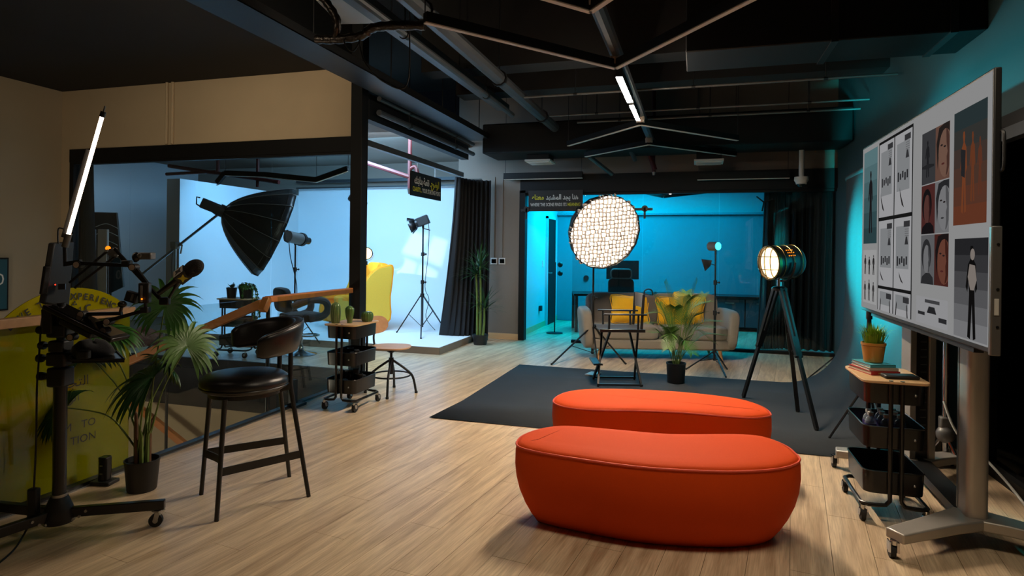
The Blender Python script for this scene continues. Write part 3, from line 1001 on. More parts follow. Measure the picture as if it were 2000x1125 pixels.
chevron('unlit chevron line lamp nearest the viewer, cut by the top edge', -.6, 3.53, [(-1.6, 2.35), (.4, 2.35)])
chevron('unlit chevron line lamp with its point beside the lit lamp', -.6, 4.67, [(-1.6, 3.43), (.4, 3.43)])
chevron('unlit chevron line lamp opening away behind the lit lamp', -.6, 6.82, [(-1.63, 7.95), (.47, 8.02)])
chevron('unlit chevron line lamp farthest away, before the long duct', -.6, 8.09, [(-1.57, 8.92), (.52, 9.3)])
o = thing('lamp_spine', 'dark pipe spine carrying the chevron line lamps', 'pipe', (-.6, 5.5, ZL + .1))
MB().tube([(-.6, 1.5, ZL + .13), (-.6, 8.6, ZL + .13)], .05).build('pipe', 'pipe_grey', o, world=True)
for y in (3.53, 4.67, 6.82, 8.09):
    MB().lathe([(.045, .0), (.05, .05), (.03, .1)], (-.6, y, ZL + .03), 12).build('coupling', 'rail_grey', o, world=True)
for lab, y0, y1, w_ in (('lit white line lamp segment nearest the viewer', 4.88, 5.74, .05), ('lit white line lamp segment farther from the viewer', 5.86, 6.56, .04)):
    o = thing('lit_line_lamp', lab, 'ceiling light', (-.6, y0, ZL - .02), 0, 'lit line lamps')
    MB().span((-.6 - w_ / 2, y0, ZL), (-.6 + w_ / 2, y1, ZL + .07)).build('profile', 'black_paint', o, world=True)
    MB().span((-.6 - w_ / 2, y0, ZL - .004), (-.6 + w_ / 2, y1, ZL - .001)).build('glowing_diffuser', 'led_on', o, world=True)
# zigzag lamp in the studio
o = thing('zigzag_lamp', 'unlit black zigzag line lamp hanging in the studio', 'ceiling light', (-6, 7.5, 2.7))
zz = [PY(424, 357, 7.4), PY(440, 338, 7.4), PY(520, 341, 7.4), PY(618, 351, 7.4), PY(680, 329, 7.4)]
for a, b in zip(zz, zz[1:]):
    MB().bar(a, b, .05, .07).build('profile', 'black_paint', o, world=True)
    MB().bar(a - Vector((0, 0, .038)), b - Vector((0, 0, .038)), .035, .008).build('diffuser', 'led_off', o, world=True)
for p in (zz[1], zz[3], zz[4]):
    MB().cyl(p, (p.x, p.y, 3.25), .004, n=6).build('hanger', 'black_metal', o, world=True)
o = thing('curtain_track', 'black curtain rail along the top of the cyclorama', 'rail', (-6, 11.1, 2.7))
MB().span((-8.1, 11.1, 2.74), (-3.52, 11.14, 2.77)).span((-8.1, 11.1, 2.86), (-3.52, 11.16, 2.92)).build('rail', 'black_metal', o, world=True)
# ================================================================== FOREGROUND FURNITURE
def offset_ring(ring, d):
    n = len(ring)
    out = []
    ctr = sum((Vector(p) for p in ring), Vector((0, 0, 0))) / n
    for i in range(n):
        t = Vector(ring[(i + 1) % n]) - Vector(ring[i - 1])
        nn = Vector((t.y, -t.x, 0)).normalized()
        if nn.dot(Vector(ring[i]) - ctr) < 0:
            nn = -nn
        out.append(Vector(ring[i]) + nn * d)
    return out


def ottoman(label, px, h):
    pts = [G(x, y, h) for x, y in px]
    ring = smooth_path(pts, 5, closed=True)
    c = sum(ring, Vector((0, 0, 0))) / len(ring)
    o = thing('ottoman', label, 'ottoman', (c.x, c.y, 0), 0, 'red bean-shaped ottomans')
    rings = []
    for z, d in ((0.0, -.135), (.012, -.12), (.06, -.085), (.12, -.05), (.19, -.02), (.26, -.002), (.33, .006), (h - .035, .004), (h - .012, 0)):
        rings.append([Vector((p.x, p.y, z)) for p in offset_ring(ring, d)])
    MB().loft(rings).build('body', 'red_fabric', o, world=True, angle=1.2)
    rings = []
    for z, d in ((h - .012, -.004), (h + .002, -.012), (h + .010, -.03), (h + .016, -.07), (h + .019, -.12)):
        rings.append([Vector((p.x, p.y, z)) for p in offset_ring(ring, d)])
    MB().loft(rings).build('top_panel', 'red_fabric', o, world=True, angle=1.2)
    MB().tube([Vector((p.x, p.y, h - .006)) for p in ring], .006, 6, closed=True).build('piping', 'red_piping', o, world=True)
    return o


ottoman('red bean-shaped ottoman in front, nearest the viewer', [(1010, 868), (1020, 850), (1060, 836), (1110, 832), (1200, 839), (1310, 848), (1430, 848), (1490, 853), (1532, 868), (1556, 886), (1562, 897), (1545, 908), (1500, 916), (1420, 919), (1310, 915), (1220, 907), (1120, 893), (1045, 880)], .44)
ottoman('red bean-shaped ottoman behind the nearer one', [(1081, 784), (1092, 771), (1120, 763), (1180, 760), (1280, 763), (1380, 771), (1450, 781), (1488, 793), (1505, 806), (1500, 812), (1470, 815), (1420, 812), (1340, 805), (1250, 801), (1170, 800), (1110, 795)], .44)

# ------------------------------------------------------------------ bar stool
F_, L_, R_, B_ = G(423, 1018), G(393, 966), G(603, 970), G(565, 931)
ctr = (F_ + L_ + R_ + B_) / 4
sx = Vector((ctr.x - .04, ctr.y - .055, 0))
o = thing('bar_stool', 'black leather bar stool with round seat and curved back', 'stool', ctr)
SZ = .757
prof = [(.0, SZ - .10), (.215, SZ - .10), (.240, SZ - .085), (.250, SZ - .055), (.243, SZ - .028), (.215, SZ - .008), (.15, SZ + .004), (.0, SZ + .008)]
MB().lathe(prof, sx, 40).build('seat', 'leather', o, world=True, angle=1.0)
MB().tube([sx + Vector((.247 * math.cos(2 * PI * k / 40), .247 * math.sin(2 * PI * k / 40), SZ - .072)) for k in range(40)], .004, 6, closed=True).build('seam', 'leather', o, world=True)
MB().lathe([(.0, SZ - .13), (.20, SZ - .125), (.20, SZ - .10), (.0, SZ - .10)], sx, 32).build('seat_base', 'black_metal', o, world=True)
front = Vector((F_.x + L_.x - R_.x - B_.x, F_.y + L_.y - R_.y - B_.y, 0)).normalized()
side = Vector((-front.y, front.x, 0))
tops = {}
for nm, f in (('F', F_), ('L', L_)):
    t = sx + (f - sx).normalized() * .23
    t.z = SZ - .11
    tops[nm] = t
    MB().tube([f, t], [.0125, .0145], 10).build('leg', 'black_metal', o, world=True)
bc = sx - front * .02            # centre of the curved back
for nm, f in (('R', R_), ('B', B_)):
    k = 1 if (f - ctr).dot(side) > 0 else -1
    t = sx - front * .235 + side * (k * .10)
    t.z = SZ + .12
    mid = f.lerp(Vector((t.x, t.y, SZ - .09)), 1.0)
    MB().tube([f, mid, t], [.0125, .0145, .0145], 10).build('leg', 'black_metal', o, world=True)
    tops[nm] = mid
    MB().bar(mid + Vector((0, 0, .0)), sx - front * .12 + side * (k * .07) + Vector((0, 0, SZ - .115)), .03, .045).build('back_bracket', 'black_metal', o, world=True)


def on_leg(f, t, z):
    return f.lerp(t, (z - f.z) / (t.z - f.z))


zf = .255
pf, pl, pr, pb = on_leg(F_, tops['F'], zf), on_leg(L_, tops['L'], zf), on_leg(R_, tops['R'], zf), on_leg(B_, tops['B'], zf)
MB().bar(pf, pr, .008, .045).build('footrest_bar', 'black_metal', o, world=True)
MB().bar(pl, pb, .008, .045).build('footrest_bar', 'black_metal', o, world=True)
mid = (pf + pl) / 2 + (Vector((sx.x, sx.y, zf)) - (pf + pl) / 2) * .28
mb = MB()
q = smooth_path([pf, mid, pl], 8)
mb.loft([[p + Vector((0, 0, -.0225)), p + Vector((0, 0, .0225)), p + front * .008 + Vector((0, 0, .0225)), p + front * .008 + Vector((0, 0, -.0225))] for p in q])
mb.build('footrest_bar', 'black_metal', o, world=True)
# back: padded band swept round the rear of the seat
rings, N_ = [], 36
a_mid = math.atan2(-front.y, -front.x)
for i in range(N_ + 1):
    t = i / N_ * 2 - 1
    a = a_mid + t * 1.68
    e = max(0.0, (abs(t) - .9) / .1)
    th = .036 * (1 - .55 * e * e)
    hh = (.098 - .034 * abs(t) ** 1.5) * (1 - .25 * e * e)
    zc = SZ + .215 - .045 * t * t
    ra = .268 - .01 * abs(t)
    ring = []
    for j in range(14):
        b = 2 * PI * j / 14
        cb, sb = math.cos(b), math.sin(b)
        u = math.copysign(abs(cb) ** .55, cb) * th
        v = math.copysign(abs(sb) ** .55, sb) * hh
        rr = ra + u + .018 * (v / .09)
        ring.append(bc + Vector((rr * math.cos(a), rr * math.sin(a), zc + v)))
    rings.append(ring)
MB().loft(rings).build('backrest', 'leather', o, world=True, angle=1.0)
seam = []
for i in range(N_ + 1):
    t = (i / N_ * 2 - 1) * .97
    a = a_mid + t * 1.68
    ra = .268 - .01 * abs(t) + .018 + .022
    seam.append(bc + Vector((ra * math.cos(a), ra * math.sin(a), SZ + .215 - .045 * t * t + (.098 - .034 * abs(t) ** 1.5) * .985)))
MB().tube(seam, .003, 6).build('back_seam', 'leather', o, world=True)


# ------------------------------------------------------------------ three-tier trolley
def make_trolley(label, lid='oak_pale', name='utility_trolley'):
    o = thing(name, label, 'trolley', (0, 0, 0), 0, 'black three-tier trolleys')
    W, D = .31, .43                      # short side along X, long side along Y
    ring = rrect(W, D, .05, 4)
    inner = rrect(W - .008, D - .008, .046, 4)
    for z0, hgt in ((.16, .125), (.415, .12), (.665, .115)):
        mb = MB()
        n = len(ring)
        R0 = [Vector((x * .97, y * .97, z0)) for x, y in ring]
        R1 = [Vector((x, y, z0 + hgt)) for x, y in ring]
        R2 = [Vector((x, y, z0 + hgt)) for x, y in inner]
        R3 = [Vector((x * .965, y * .965, z0 + .004)) for x, y in inner]
        mb.loft([R0, R1, R2, R3])
        t = mb.build('tray', 'black_satin', o)
        MB().tube([(x * 1.003, y * 1.003, z0 + hgt) for x, y in ring], .004, 6, closed=True).build('rim', 'black_satin', t)
        for sy in (-1, 1):
            MB().ball((.095 if sy < 0 else -.095, sy * (D / 2 + .001), z0 + hgt * .5), .008, 8, 6).build('screw', 'steel', t)
    for sx_ in (-1, 1):
        x = sx_ * .028
        e = D / 2 + .012
        q = [(x, -e, .80), (x, -e, .16), (x, -e, .13), (x + sx_ * .02, -e, .105), (x + sx_ * .07, -e, .1), (sx_ * (W / 2 - .02), -e, .1), (sx_ * (W / 2 + .01), -e + .03, .1),
             (sx_ * (W / 2 + .012), 0, .1), (sx_ * (W / 2 + .01), e - .03, .1), (sx_ * (W / 2 - .02), e, .1), (x + sx_ * .07, e, .1), (x + sx_ * .02, e, .105), (x, e, .13), (x, e, .16), (x, e, .80)]
        MB().tube(q, .0115, 10).build('frame_tube', 'black_satin', o)
        for sy in (-1, 1):
            cx, cyy = sx_ * (W / 2 + .002), sy * (e - .012)
            c = MB().lathe([(.010, .055), (.012, .075), (.012, .092)], (cx, cyy, 0), 10).build('caster', 'chrome', o)
            MB().cyl((cx - .012, cyy + .012, .0375), (cx + .012, cyy + .012, .0375), .0365, n=18).build('wheel', 'rubber', c)
            MB().cyl((cx - .016, cyy + .012, .0375), (cx + .016, cyy + .012, .0375), .011, n=10).build('hub', 'chrome', c)
            MB().prism([(-.004, .03), (.028, .03), (.022, .062), (-.012, .07), (-.014, .055)], .0165, .019, mtx=Matrix(((0, 0, 1), (1, 0, 0), (0, 1, 0))), o=(cx, cyy, 0)).build('fork', 'chrome', c)
            MB().prism([(-.004, .03), (.028, .03), (.022, .062), (-.012, .07), (-.014, .055)], -.019, -.0165, mtx=Matrix(((0, 0, 1), (1, 0, 0), (0, 1, 0))), o=(cx, cyy, 0)).build('fork', 'chrome', c)
    if lid:
        MB().prism(rrect(W + .03, D + .05, .05, 5), .782, .797, ).build('wooden_top', lid, o, bevel=.003)
    return o


tr_r = make_trolley('black three-tier trolley with wooden top beside the screen, holding books and bottles')
tr_r.location = (1.075, 4.11, 0)
FRAME[tr_r] = Matrix.Translation((1.075, 4.11, 0))
tr_l = dup(tr_r, (-3.14, 5.19, 0), 0, 'black three-tier trolley with wooden top carrying three green cacti')
tr_d = dup(tr_r, (-6.05, 7.05, 0), PI / 2 + .12, 'black three-tier trolley with leafy plants inside the studio')

# ---- books, plant, folded cloth on the right trolley
TX, TY, TZ = 1.075, 4.11, .7975


def book(label, c, size, rz, cover, pages='text_white'):
    o = thing('book', label, 'book', c, rz, 'books under the grass plant')
    w, d_, h = size
    MB().box((0, 0, .0015), (w, d_, .003)).box((0, 0, h - .0015), (w, d_, .003)).box((0, -d_ / 2 + .0015, h / 2), (w, .003, h)).build('cover', cover, o)
    MB().box((0, .003, h / 2), (w - .008, d_ - .008, h - .006)).build('pages', pages, o)
    return o


M['book_red'] = mat('book_red', (172, 44, 42), .5, var=.1)
M['book_cream'] = mat('book_cream', (206, 190, 165), .6, var=.08)
M['book_teal'] = mat('book_teal', (70, 150, 160), .5, var=.1)
M['book_white'] = mat('book_white', (200, 198, 192), .5, var=.08)
bA = book('thick red book at the bottom of the stack on the right trolley', (TX - .045, TY + .06, TZ), (.17, .24, .022), .3, 'book_red', 'book_cream')
MB().box((-.02, -.1215, .011), (.05, .001, .01)).build('spine_print', 'ochre', bA)
book('cream book in the middle of the stack on the right trolley', (TX - .04, TY + .065, TZ + .0225), (.165, .22, .016), .22, 'book_cream', 'book_white')
book('teal and white book on top of the stack under the grass pot', (TX - .045, TY + .07, TZ + .039), (.15, .2, .016), .3, 'book_teal', 'book_white')
tag(MB().box((TX + .045, TY - .115, TZ + .011), (.18, .085, .02), rz=.12).build('tablet_pouch', 'black_plastic', bevel=.008), 'dark flat pouch lying beside the book stack on the trolley', 'pouch')
pz = TZ + .0555
o = thing('potted_grass', 'small grass plant in an ochre pot on the books', 'plant', (TX - .045, TY + .07, pz))
MB().lathe([(.0, 0), (.047, 0), (.052, .005), (.064, .10), (.068, .104), (.068, .118), (.062, .118), (.060, .10), (.0, .10)], n=28).build('pot', 'ochre', o)
MB().lathe([(.0, .1), (.058, .1), (.0, .106)], n=16).build('soil', 'soil', o)
random.seed(3)
mb = MB()
for k in range(230):
    a, r0 = random.uniform(0, 2 * PI), .05 * math.sqrt(random.random())
    L = random.uniform(.09, .15)
    lean = random.uniform(.1, .75) * (r0 / .05) ** .5
    b0 = Vector((r0 * math.cos(a), r0 * math.sin(a), .1))
    dr = Vector((math.cos(a + random.uniform(-.6, .6)), math.sin(a + random.uniform(-.6, .6)), 0))
    sd = Vector((-dr.y, dr.x, 0)) * .0028
    p1 = b0 + dr * (L * lean * .35) + Vector((0, 0, L * .6))
    p2 = b0 + dr * (L * lean * .95) + Vector((0, 0, L * (1 - .35 * lean)))
    mb.add([b0 - sd, b0 + sd, p1 + sd, p1 - sd, p2], [(0, 1, 2, 3), (3, 2, 4)])
g = mb.build('grass_blades', 'grass', o)
g['kind'] = 'stuff'
# ---- water bottles in the middle tray
M['bottle_pet'] = glass('bottle_plastic', (214, 222, 232), 1.4, .08, haze=.25)
M['label_violet'] = mat('bottle_label', (96, 84, 150), .4, var=.5, scale=60)
M['label_green'] = mat('bottle_label_green', (110, 130, 70), .4, var=.5, scale=60)
bz = .415 + .0045
proto = thing('water_bottle', 'small clear water bottle with white cap in the trolley tray', 'bottle', (0, 0, 0), 0, 'water bottles in the tray')
MB().lathe([(.0, 0), (.026, 0), (.030, .006), (.030, .05), (.028, .055), (.030, .06), (.030, .105), (.024, .122), (.013, .135), (.012, .148), (.0, .148)], n=16).build('body', 'bottle_pet', proto)
MB().lathe([(.0306, .035), (.0306, .095)], n=16, caps=False).build('paper_label', 'label_violet', proto)
MB().lathe([(.0, .140), (.0155, .140), (.0155, .158), (.0, .160)], n=16).build('cap', 'white_plastic', proto)
spots = [(-.085, -.02, 'front left of the group'), (-.078, .055, 'at the back left corner'), (-.012, -.055, 'front of the group'), (-.015, .02, 'in the middle of the group'), (-.005, .10, 'farthest back in the middle'),
         (.06, -.045, 'front right of the group'), (.055, .03, 'on the right side behind'), (.065, .105, 'at the back right corner')]
for i, (dx, dy, wh) in enumerate(spots):
    lab = 'small clear water bottle with white cap in the tray, ' + wh
    if i == 0:
        proto.location = (TX + dx, TY - .03 + dy, bz)
        proto['label'] = lab
    else:
        dup(proto, (TX + dx, TY - .03 + dy, bz), i * .7, lab)

# ---- cacti and gear on the left trolley
LX, LY, LZ = -3.14, 5.19, .7975


def cactus(label, c, h, r, ribs, mushroom=False, dots=True):
    o = thing('ceramic_cactus', label, 'cactus', c, 0, 'green ceramic cacti')
    prof = []
    for i in range(19):
        t = i / 18
        if mushroom:
            rr = r * (.55 + .45 * math.sin(min(1, max(0, (t - .1) / .9)) * PI * .72)) if t < .85 else r * math.sqrt(max(0, 1 - ((t - .7) / .3) ** 2)) * .98
        else:
            rr = r * (.78 + .22 * math.sin(t * PI)) if t < .75 else r * .93 * math.sqrt(max(0, 1 - ((t - .75) / .25) ** 2))
        prof.append((max(rr, .002), t * h))
    n = ribs * 4
    rings = [[Vector((rr * (1 + .06 * math.cos(ribs * 2 * PI * j / n)) * math.cos(2 * PI * j / n), rr * (1 + .06 * math.cos(ribs * 2 * PI * j / n)) * math.sin(2 * PI * j / n), z)) for j in range(n)] for rr, z in prof]
    MB().loft(rings).build('body', 'cactus', o, angle=1.4)
    if dots:
        mb = MB()
        for k in range(ribs):
            a = 2 * PI * k / ribs
            for rr, z in prof[1:-1]:
                mb.ball((rr * 1.065 * math.cos(a), rr * 1.065 * math.sin(a), z), .0022, 5, 4)
        d = mb.build('spines', 'cactus_dot', o)
        d['kind'] = 'stuff'
    return o


cactus('tallest green ceramic cactus, dotted, on the left trolley', (LX - .105, LY - .125, LZ), .195, .045, 16)
cactus('club-shaped green ceramic cactus in the middle of the three', (LX + .02, LY - .085, LZ), .165, .04, 12, True, False)
cactus('small round green ceramic cactus nearest the black post', (LX + .105, LY + .09, LZ), .1, .056, 14, False, False)


def camera_body(label, c, rz, lens=.07, tray='tray'):
    o = thing('camera', label, 'camera', c, rz, 'camera gear in the trolley trays')
    MB().box((0, 0, .045), (.13, .06, .085)).box((0, 0, .095), (.05, .05, .025)).build('body', 'black_plastic', o, bevel=.008)
    MB().cyl((0, -.03, .045), (0, -.03 - lens, .045), .034, .036, n=18).build('lens', 'black_satin', o)
    MB().cyl((0, -.03 - lens, .045), (0, -.032 - lens, .045), .028, n=18).build('front_glass', 'black_glass', o)
    MB().box((.05, -.034, .045), (.028, .02, .075)).build('grip', 'rubber', o, bevel=.006)
    return o


camera_body('black camera lying in the middle tray of the cactus trolley', (LX + .02, LY + .05, .4195), .6)
camera_body('black camera with long lens at the front of the lowest tray', (LX - .02, LY - .1, .1645), 1.5, .1)
camera_body('black camera at the back of the lowest tray', (LX + .04, LY + .13, .1645), -.3, .06)
o = thing('camera_rig', 'black camera gimbal handle sticking out of the lowest tray', 'camera', (LX - .085, LY + .08, .1645), .3)
MB().tube(smooth_path([(0, 0, 0), (.0, 0, .1), (.02, -.03, .15), (.09, -.1, .165)], 5), .02, 10).build('handle', 'black_plastic', o)
MB().box((.1, -.11, .165), (.06, .05, .05)).build('head', 'black_plastic', o, bevel=.008)

for dx, dy, z, h, r, lab in ((-.1, -.02, .1645, .17, .033, 'tall black lens standing at the left of the lowest tray'), (.09, -.02, .1645, .15, .036, 'wide black lens standing at the right of the lowest tray'), (-.03, .02, .1645, .14, .03, 'black lens standing in the middle of the lowest tray'), (-.08, .1, .4195, .11, .032, 'black lens standing in the middle tray of the cactus trolley')):
    o = thing('camera_lens', lab, 'lens', (LX + dx, LY + dy, z), 0, 'camera gear in the trolley trays')
    MB().lathe([(0, 0), (r * .8, 0), (r * .85, h * .2), (r * .9, h * .25), (r * .9, h * .6), (r, h * .65), (r, h), (r * .86, h), (r * .8, h * .93), (0, h * .93)], n=20).build('barrel', 'black_satin', o)
    MB().lathe([(r * 1.02, h * .36), (r * 1.02, h * .54)], n=20, caps=False).build('focus_ring', 'rubber', o)
# ------------------------------------------------------------------ wooden swivel stool beside the post
c = G(756, 772)
c = Vector((-3.03, 5.77, 0))
o = thing('swivel_stool', 'wooden swivel work stool with black splayed legs and backrest', 'stool', c)
sz = .49
shape = []
for k in range(28):
    a = 2 * PI * k / 28
    ca, sa = math.cos(a), math.sin(a)
    shape.append((.20 * math.copysign(abs(ca) ** .7, ca), .19 * math.copysign(abs(sa) ** .7, sa)))
MB().prism(shape, sz - .018, sz, mtx=Matrix.Rotation(.25, 3, 'Z')).build('seat', 'birch', o, bevel=.005)
MB().lathe([(.09, sz - .02), (.04, sz - .06), (.02, sz - .07), (.0, sz - .07)], n=18).build('swivel_plate', 'black_metal', o)
MB().cyl((0, 0, .30), (0, 0, sz - .06), .014).build('spindle', 'black_metal', o)
MB().cyl((0, 0, .2), (0, 0, .37), .026).build('hub', 'black_metal', o)
for k in range(4):
    a = .35 + k * PI / 2
    d = Vector((math.cos(a), math.sin(a), 0))
    q = smooth_path([d * .02 + Vector((0, 0, .34)), d * .15 + Vector((0, 0, .25)), d * .225 + Vector((0, 0, .17)), d * .262 + Vector((0, 0, 0.004))], 6)
    lg = MB().tube(q, .0125, 10).build('leg', 'black_metal', o)
    MB().cyl(d * .262, d * .262 + Vector((0, 0, .02)), .016, n=10).build('foot', 'rubber', lg)
MB().tube([(.2 * math.cos(2 * PI * k / 32), .2 * math.sin(2 * PI * k / 32), .19) for k in range(32)], .009, 8, closed=True).build('foot_ring', 'black_metal', o)
ba = 2.95
bd = Vector((math.cos(ba), math.sin(ba), 0))
MB().tube(smooth_path([Vector((0, 0, sz - .04)), bd * .19 + Vector((0, 0, sz - .03)), bd * .235 + Vector((0, 0, sz + .05)), bd * .225 + Vector((0, 0, sz + .18))], 6), .011, 8).build('back_support', 'black_metal', o)
mb = MB()
rings = []
for i in range(13):
    t = i / 12 * 2 - 1
    a = ba + t * .75
    hh = .095 * math.sqrt(max(.08, 1 - t ** 4))
    rr0 = .245
    rings.append([Vector((rr * math.cos(a), rr * math.sin(a), sz + .2 + z)) for rr, z in ((rr0, -hh), (rr0 + .014, -hh), (rr0 + .014, hh), (rr0, hh))])
mb.loft(rings).build('backrest', 'birch', o)

# ------------------------------------------------------------------ large screen on its wheeled stand
XT = 1.2
o = thing('display_screen', 'huge flat display on a wheeled stand showing a photo mood board', 'screen', (XT, 4.15, 1.09))
Y0, Y1, Z0, Z1 = 3.10, 5.215, 1.108, 2.29
MB().span((XT + .03, Y0 + .25, Z0 + .1), (XT + .085, Y1 - .25, Z1 - .1)).build('back_cover', 'black_plastic', o, world=True, bevel=.006)
MB().span((XT + .004, Y0 - .014, Z0 - .025), (XT + .034, Y1 + .014, Z1 + .014)).build('housing', 'black_plastic', o, world=True, bevel=.006)
M['screen_glow'] = emit('screen_glow', (136, 136, 136), .9)
MB().span((XT + .001, Y0, Z0), (XT + .008, Y1, Z1)).build('screen_glass', 'screen_glow', o, world=True)
MB().span((XT - .004, Y0 - .028, Z0 - .03), (XT + .036, Y0 - .002, Z0 + .52)).build('side_speaker', 'silver_dark', o, world=True, bevel=.005)
for z in (1.2, 1.36, 1.55):
    MB().cyl((XT + .02, Y0 - .03, z), (XT + .02, Y0 - .027, z), .006, n=10).build('port', 'black_paint', o, world=True)
MB().span((XT + .008, Y0 - .03, 1.25), (XT + .024, Y0 - .028, 1.32)).build('port_panel', 'white_plastic', o, world=True)
q = smooth_path([(XT + .03, Y0 - .02, 1.86), (XT + .03, Y0 - .04, 1.87), (XT + .03, Y0 - .045, 1.9), (XT + .03, Y0 - .045, 1.98), (XT + .03, Y0 - .04, 2.02), (XT + .03, Y0 - .02, 2.03)], 4)
MB().tube(q, .007, 8).build('handle', 'black_plastic', o, world=True)
MB().span((XT + .02, Y0 + .2, Z0 - .05), (XT + .06, Y1 - .2, Z0 - .025)).build('lower_bar', 'black_plastic', o, world=True)


def pict(name, x0, x1, y0, y1, rgb, k=.9, lift=.0015, poly=None):
    """a flat picture on the screen, placed by fractions of its width (far to near) and height (top down)"""
    key = 'scr_%d_%d_%d_%d' % (rgb + (int(k * 100),))
    if key not in M:
        M[key] = emit(key, rgb, k)
    yy = lambda f: Y1 - f * (Y1 - Y0)
    zz = lambda f: Z1 - f * (Z1 - Z0)
    P_ = poly or [(0, 0), (1, 0), (1, 1), (0, 1)]
    vs = [(XT - lift + .001, yy(x0 + (x1 - x0) * u), zz(y0 + (y1 - y0) * v)) for u, v in P_]
    return MB().add(vs, [tuple(range(len(vs)))]).build(name, key, o, world=True, flat=True)


FIG = [(.42, .0), (.55, .0), (.6, .06), (.56, .13), (.72, .2), (.8, .45), (.7, .5), (.66, .35), (.66, .52), (.74, .98), (.6, 1), (.52, .62), (.44, 1), (.28, .98), (.36, .52), (.33, .35), (.26, .5), (.16, .44), (.28, .2), (.44, .13), (.38, .06)]


def figure(x0, x1, y0, y1, rgb, k=.9):
    return pict('figure', x0, x1, y0, y1, rgb, k, .003, FIG)


def grad(name, x0, x1, y0, y1, c0, c1):
    n = 6
    for i in range(n):
        t = i / (n - 1)
        c = tuple(int(a + (b - a) * t) for a, b in zip(c0, c1))
        pict(name, x0, x1, y0 + (y1 - y0) * i / n, y0 + (y1 - y0) * (i + 1) / n, c)


# left column
grad('photo_band', .022, .25 * .75, .0 + .03, .60, (84, 112, 116), (40, 62, 66))
figure(.07, .155, .16, .54, (26, 24, 26))
pict('photo', .022, .19, .64, .965, (150, 150, 150))
for k in range(3):
    figure(.03 + k * .052, .075 + k * .052, .67 + .01 * (k % 2), .79, (38, 36, 36))
    figure(.03 + k * .052, .075 + k * .052, .82 + .012 * ((k + 1) % 2), .95, (52, 50, 50))
# board of black-ruled product pages
pict('rule_frame', .205, .535, -.0 + .02, .985, (22, 22, 22))
for c, (xa, xb) in enumerate(((.212, .366), (.374, .528))):
    for r_, (ya, yb) in enumerate(((.035, .455), (.475, .845), (.862, .985))):
        pict('page', xa, xb, ya, yb, (150, 150, 152), .9, .002)
        pict('page_panel', xa + .02, xb - .02, ya + .05 * (yb - ya) / .42, yb - .12 * (yb - ya) / .42, (122, 124, 126), .9, .0025)
        pict('page_mark', xa + .09, xb - .012, ya + .02, ya + .05, (48, 48, 50), .9, .003)
        if r_ < 2:
            for k in range(5):
                pict('page_mark', xa + .03 + k * .02, xa + .043 + k * .02, ya + .2 + .01 * (k % 2), ya + .25 - .008 * (k % 3), (40, 40, 42), .9, .0032)
            pict('page_mark', xa + .02 + .03 * c, xa + .06 + .03 * c, ya + .28, yb - .03, (40, 38, 38), .9, .0032, [(0, 0), (.3, .4), (.9, .9), (1, 1), (.5, .85), (.1, .4)])
            pict('page_mark', xa + .1, xa + .13, ya + .1, ya + .14, (46, 46, 48), .9, .0032, [(.3, 0), (.7, 0), (1, 1), (0, 1)])
            for k in range(4):
                pict('page_mark', xa + .1, xb - .02, ya + .06 + k * .011, ya + .064 + k * .011, (96, 96, 98), .9, .0032)
        else:
            pict('page_mark', xa + .02, xa + .035, ya + .05, yb, (40, 38, 38), .9, .0032, [(.6, 0), (1, .2), (.6, 1), (0, 1)])
            pict('page_mark', xb - .035, xb - .02, ya + .05, yb, (40, 38, 38), .9, .0032, [(0, .2), (.4, 0), (1, 1), (.4, 1)])
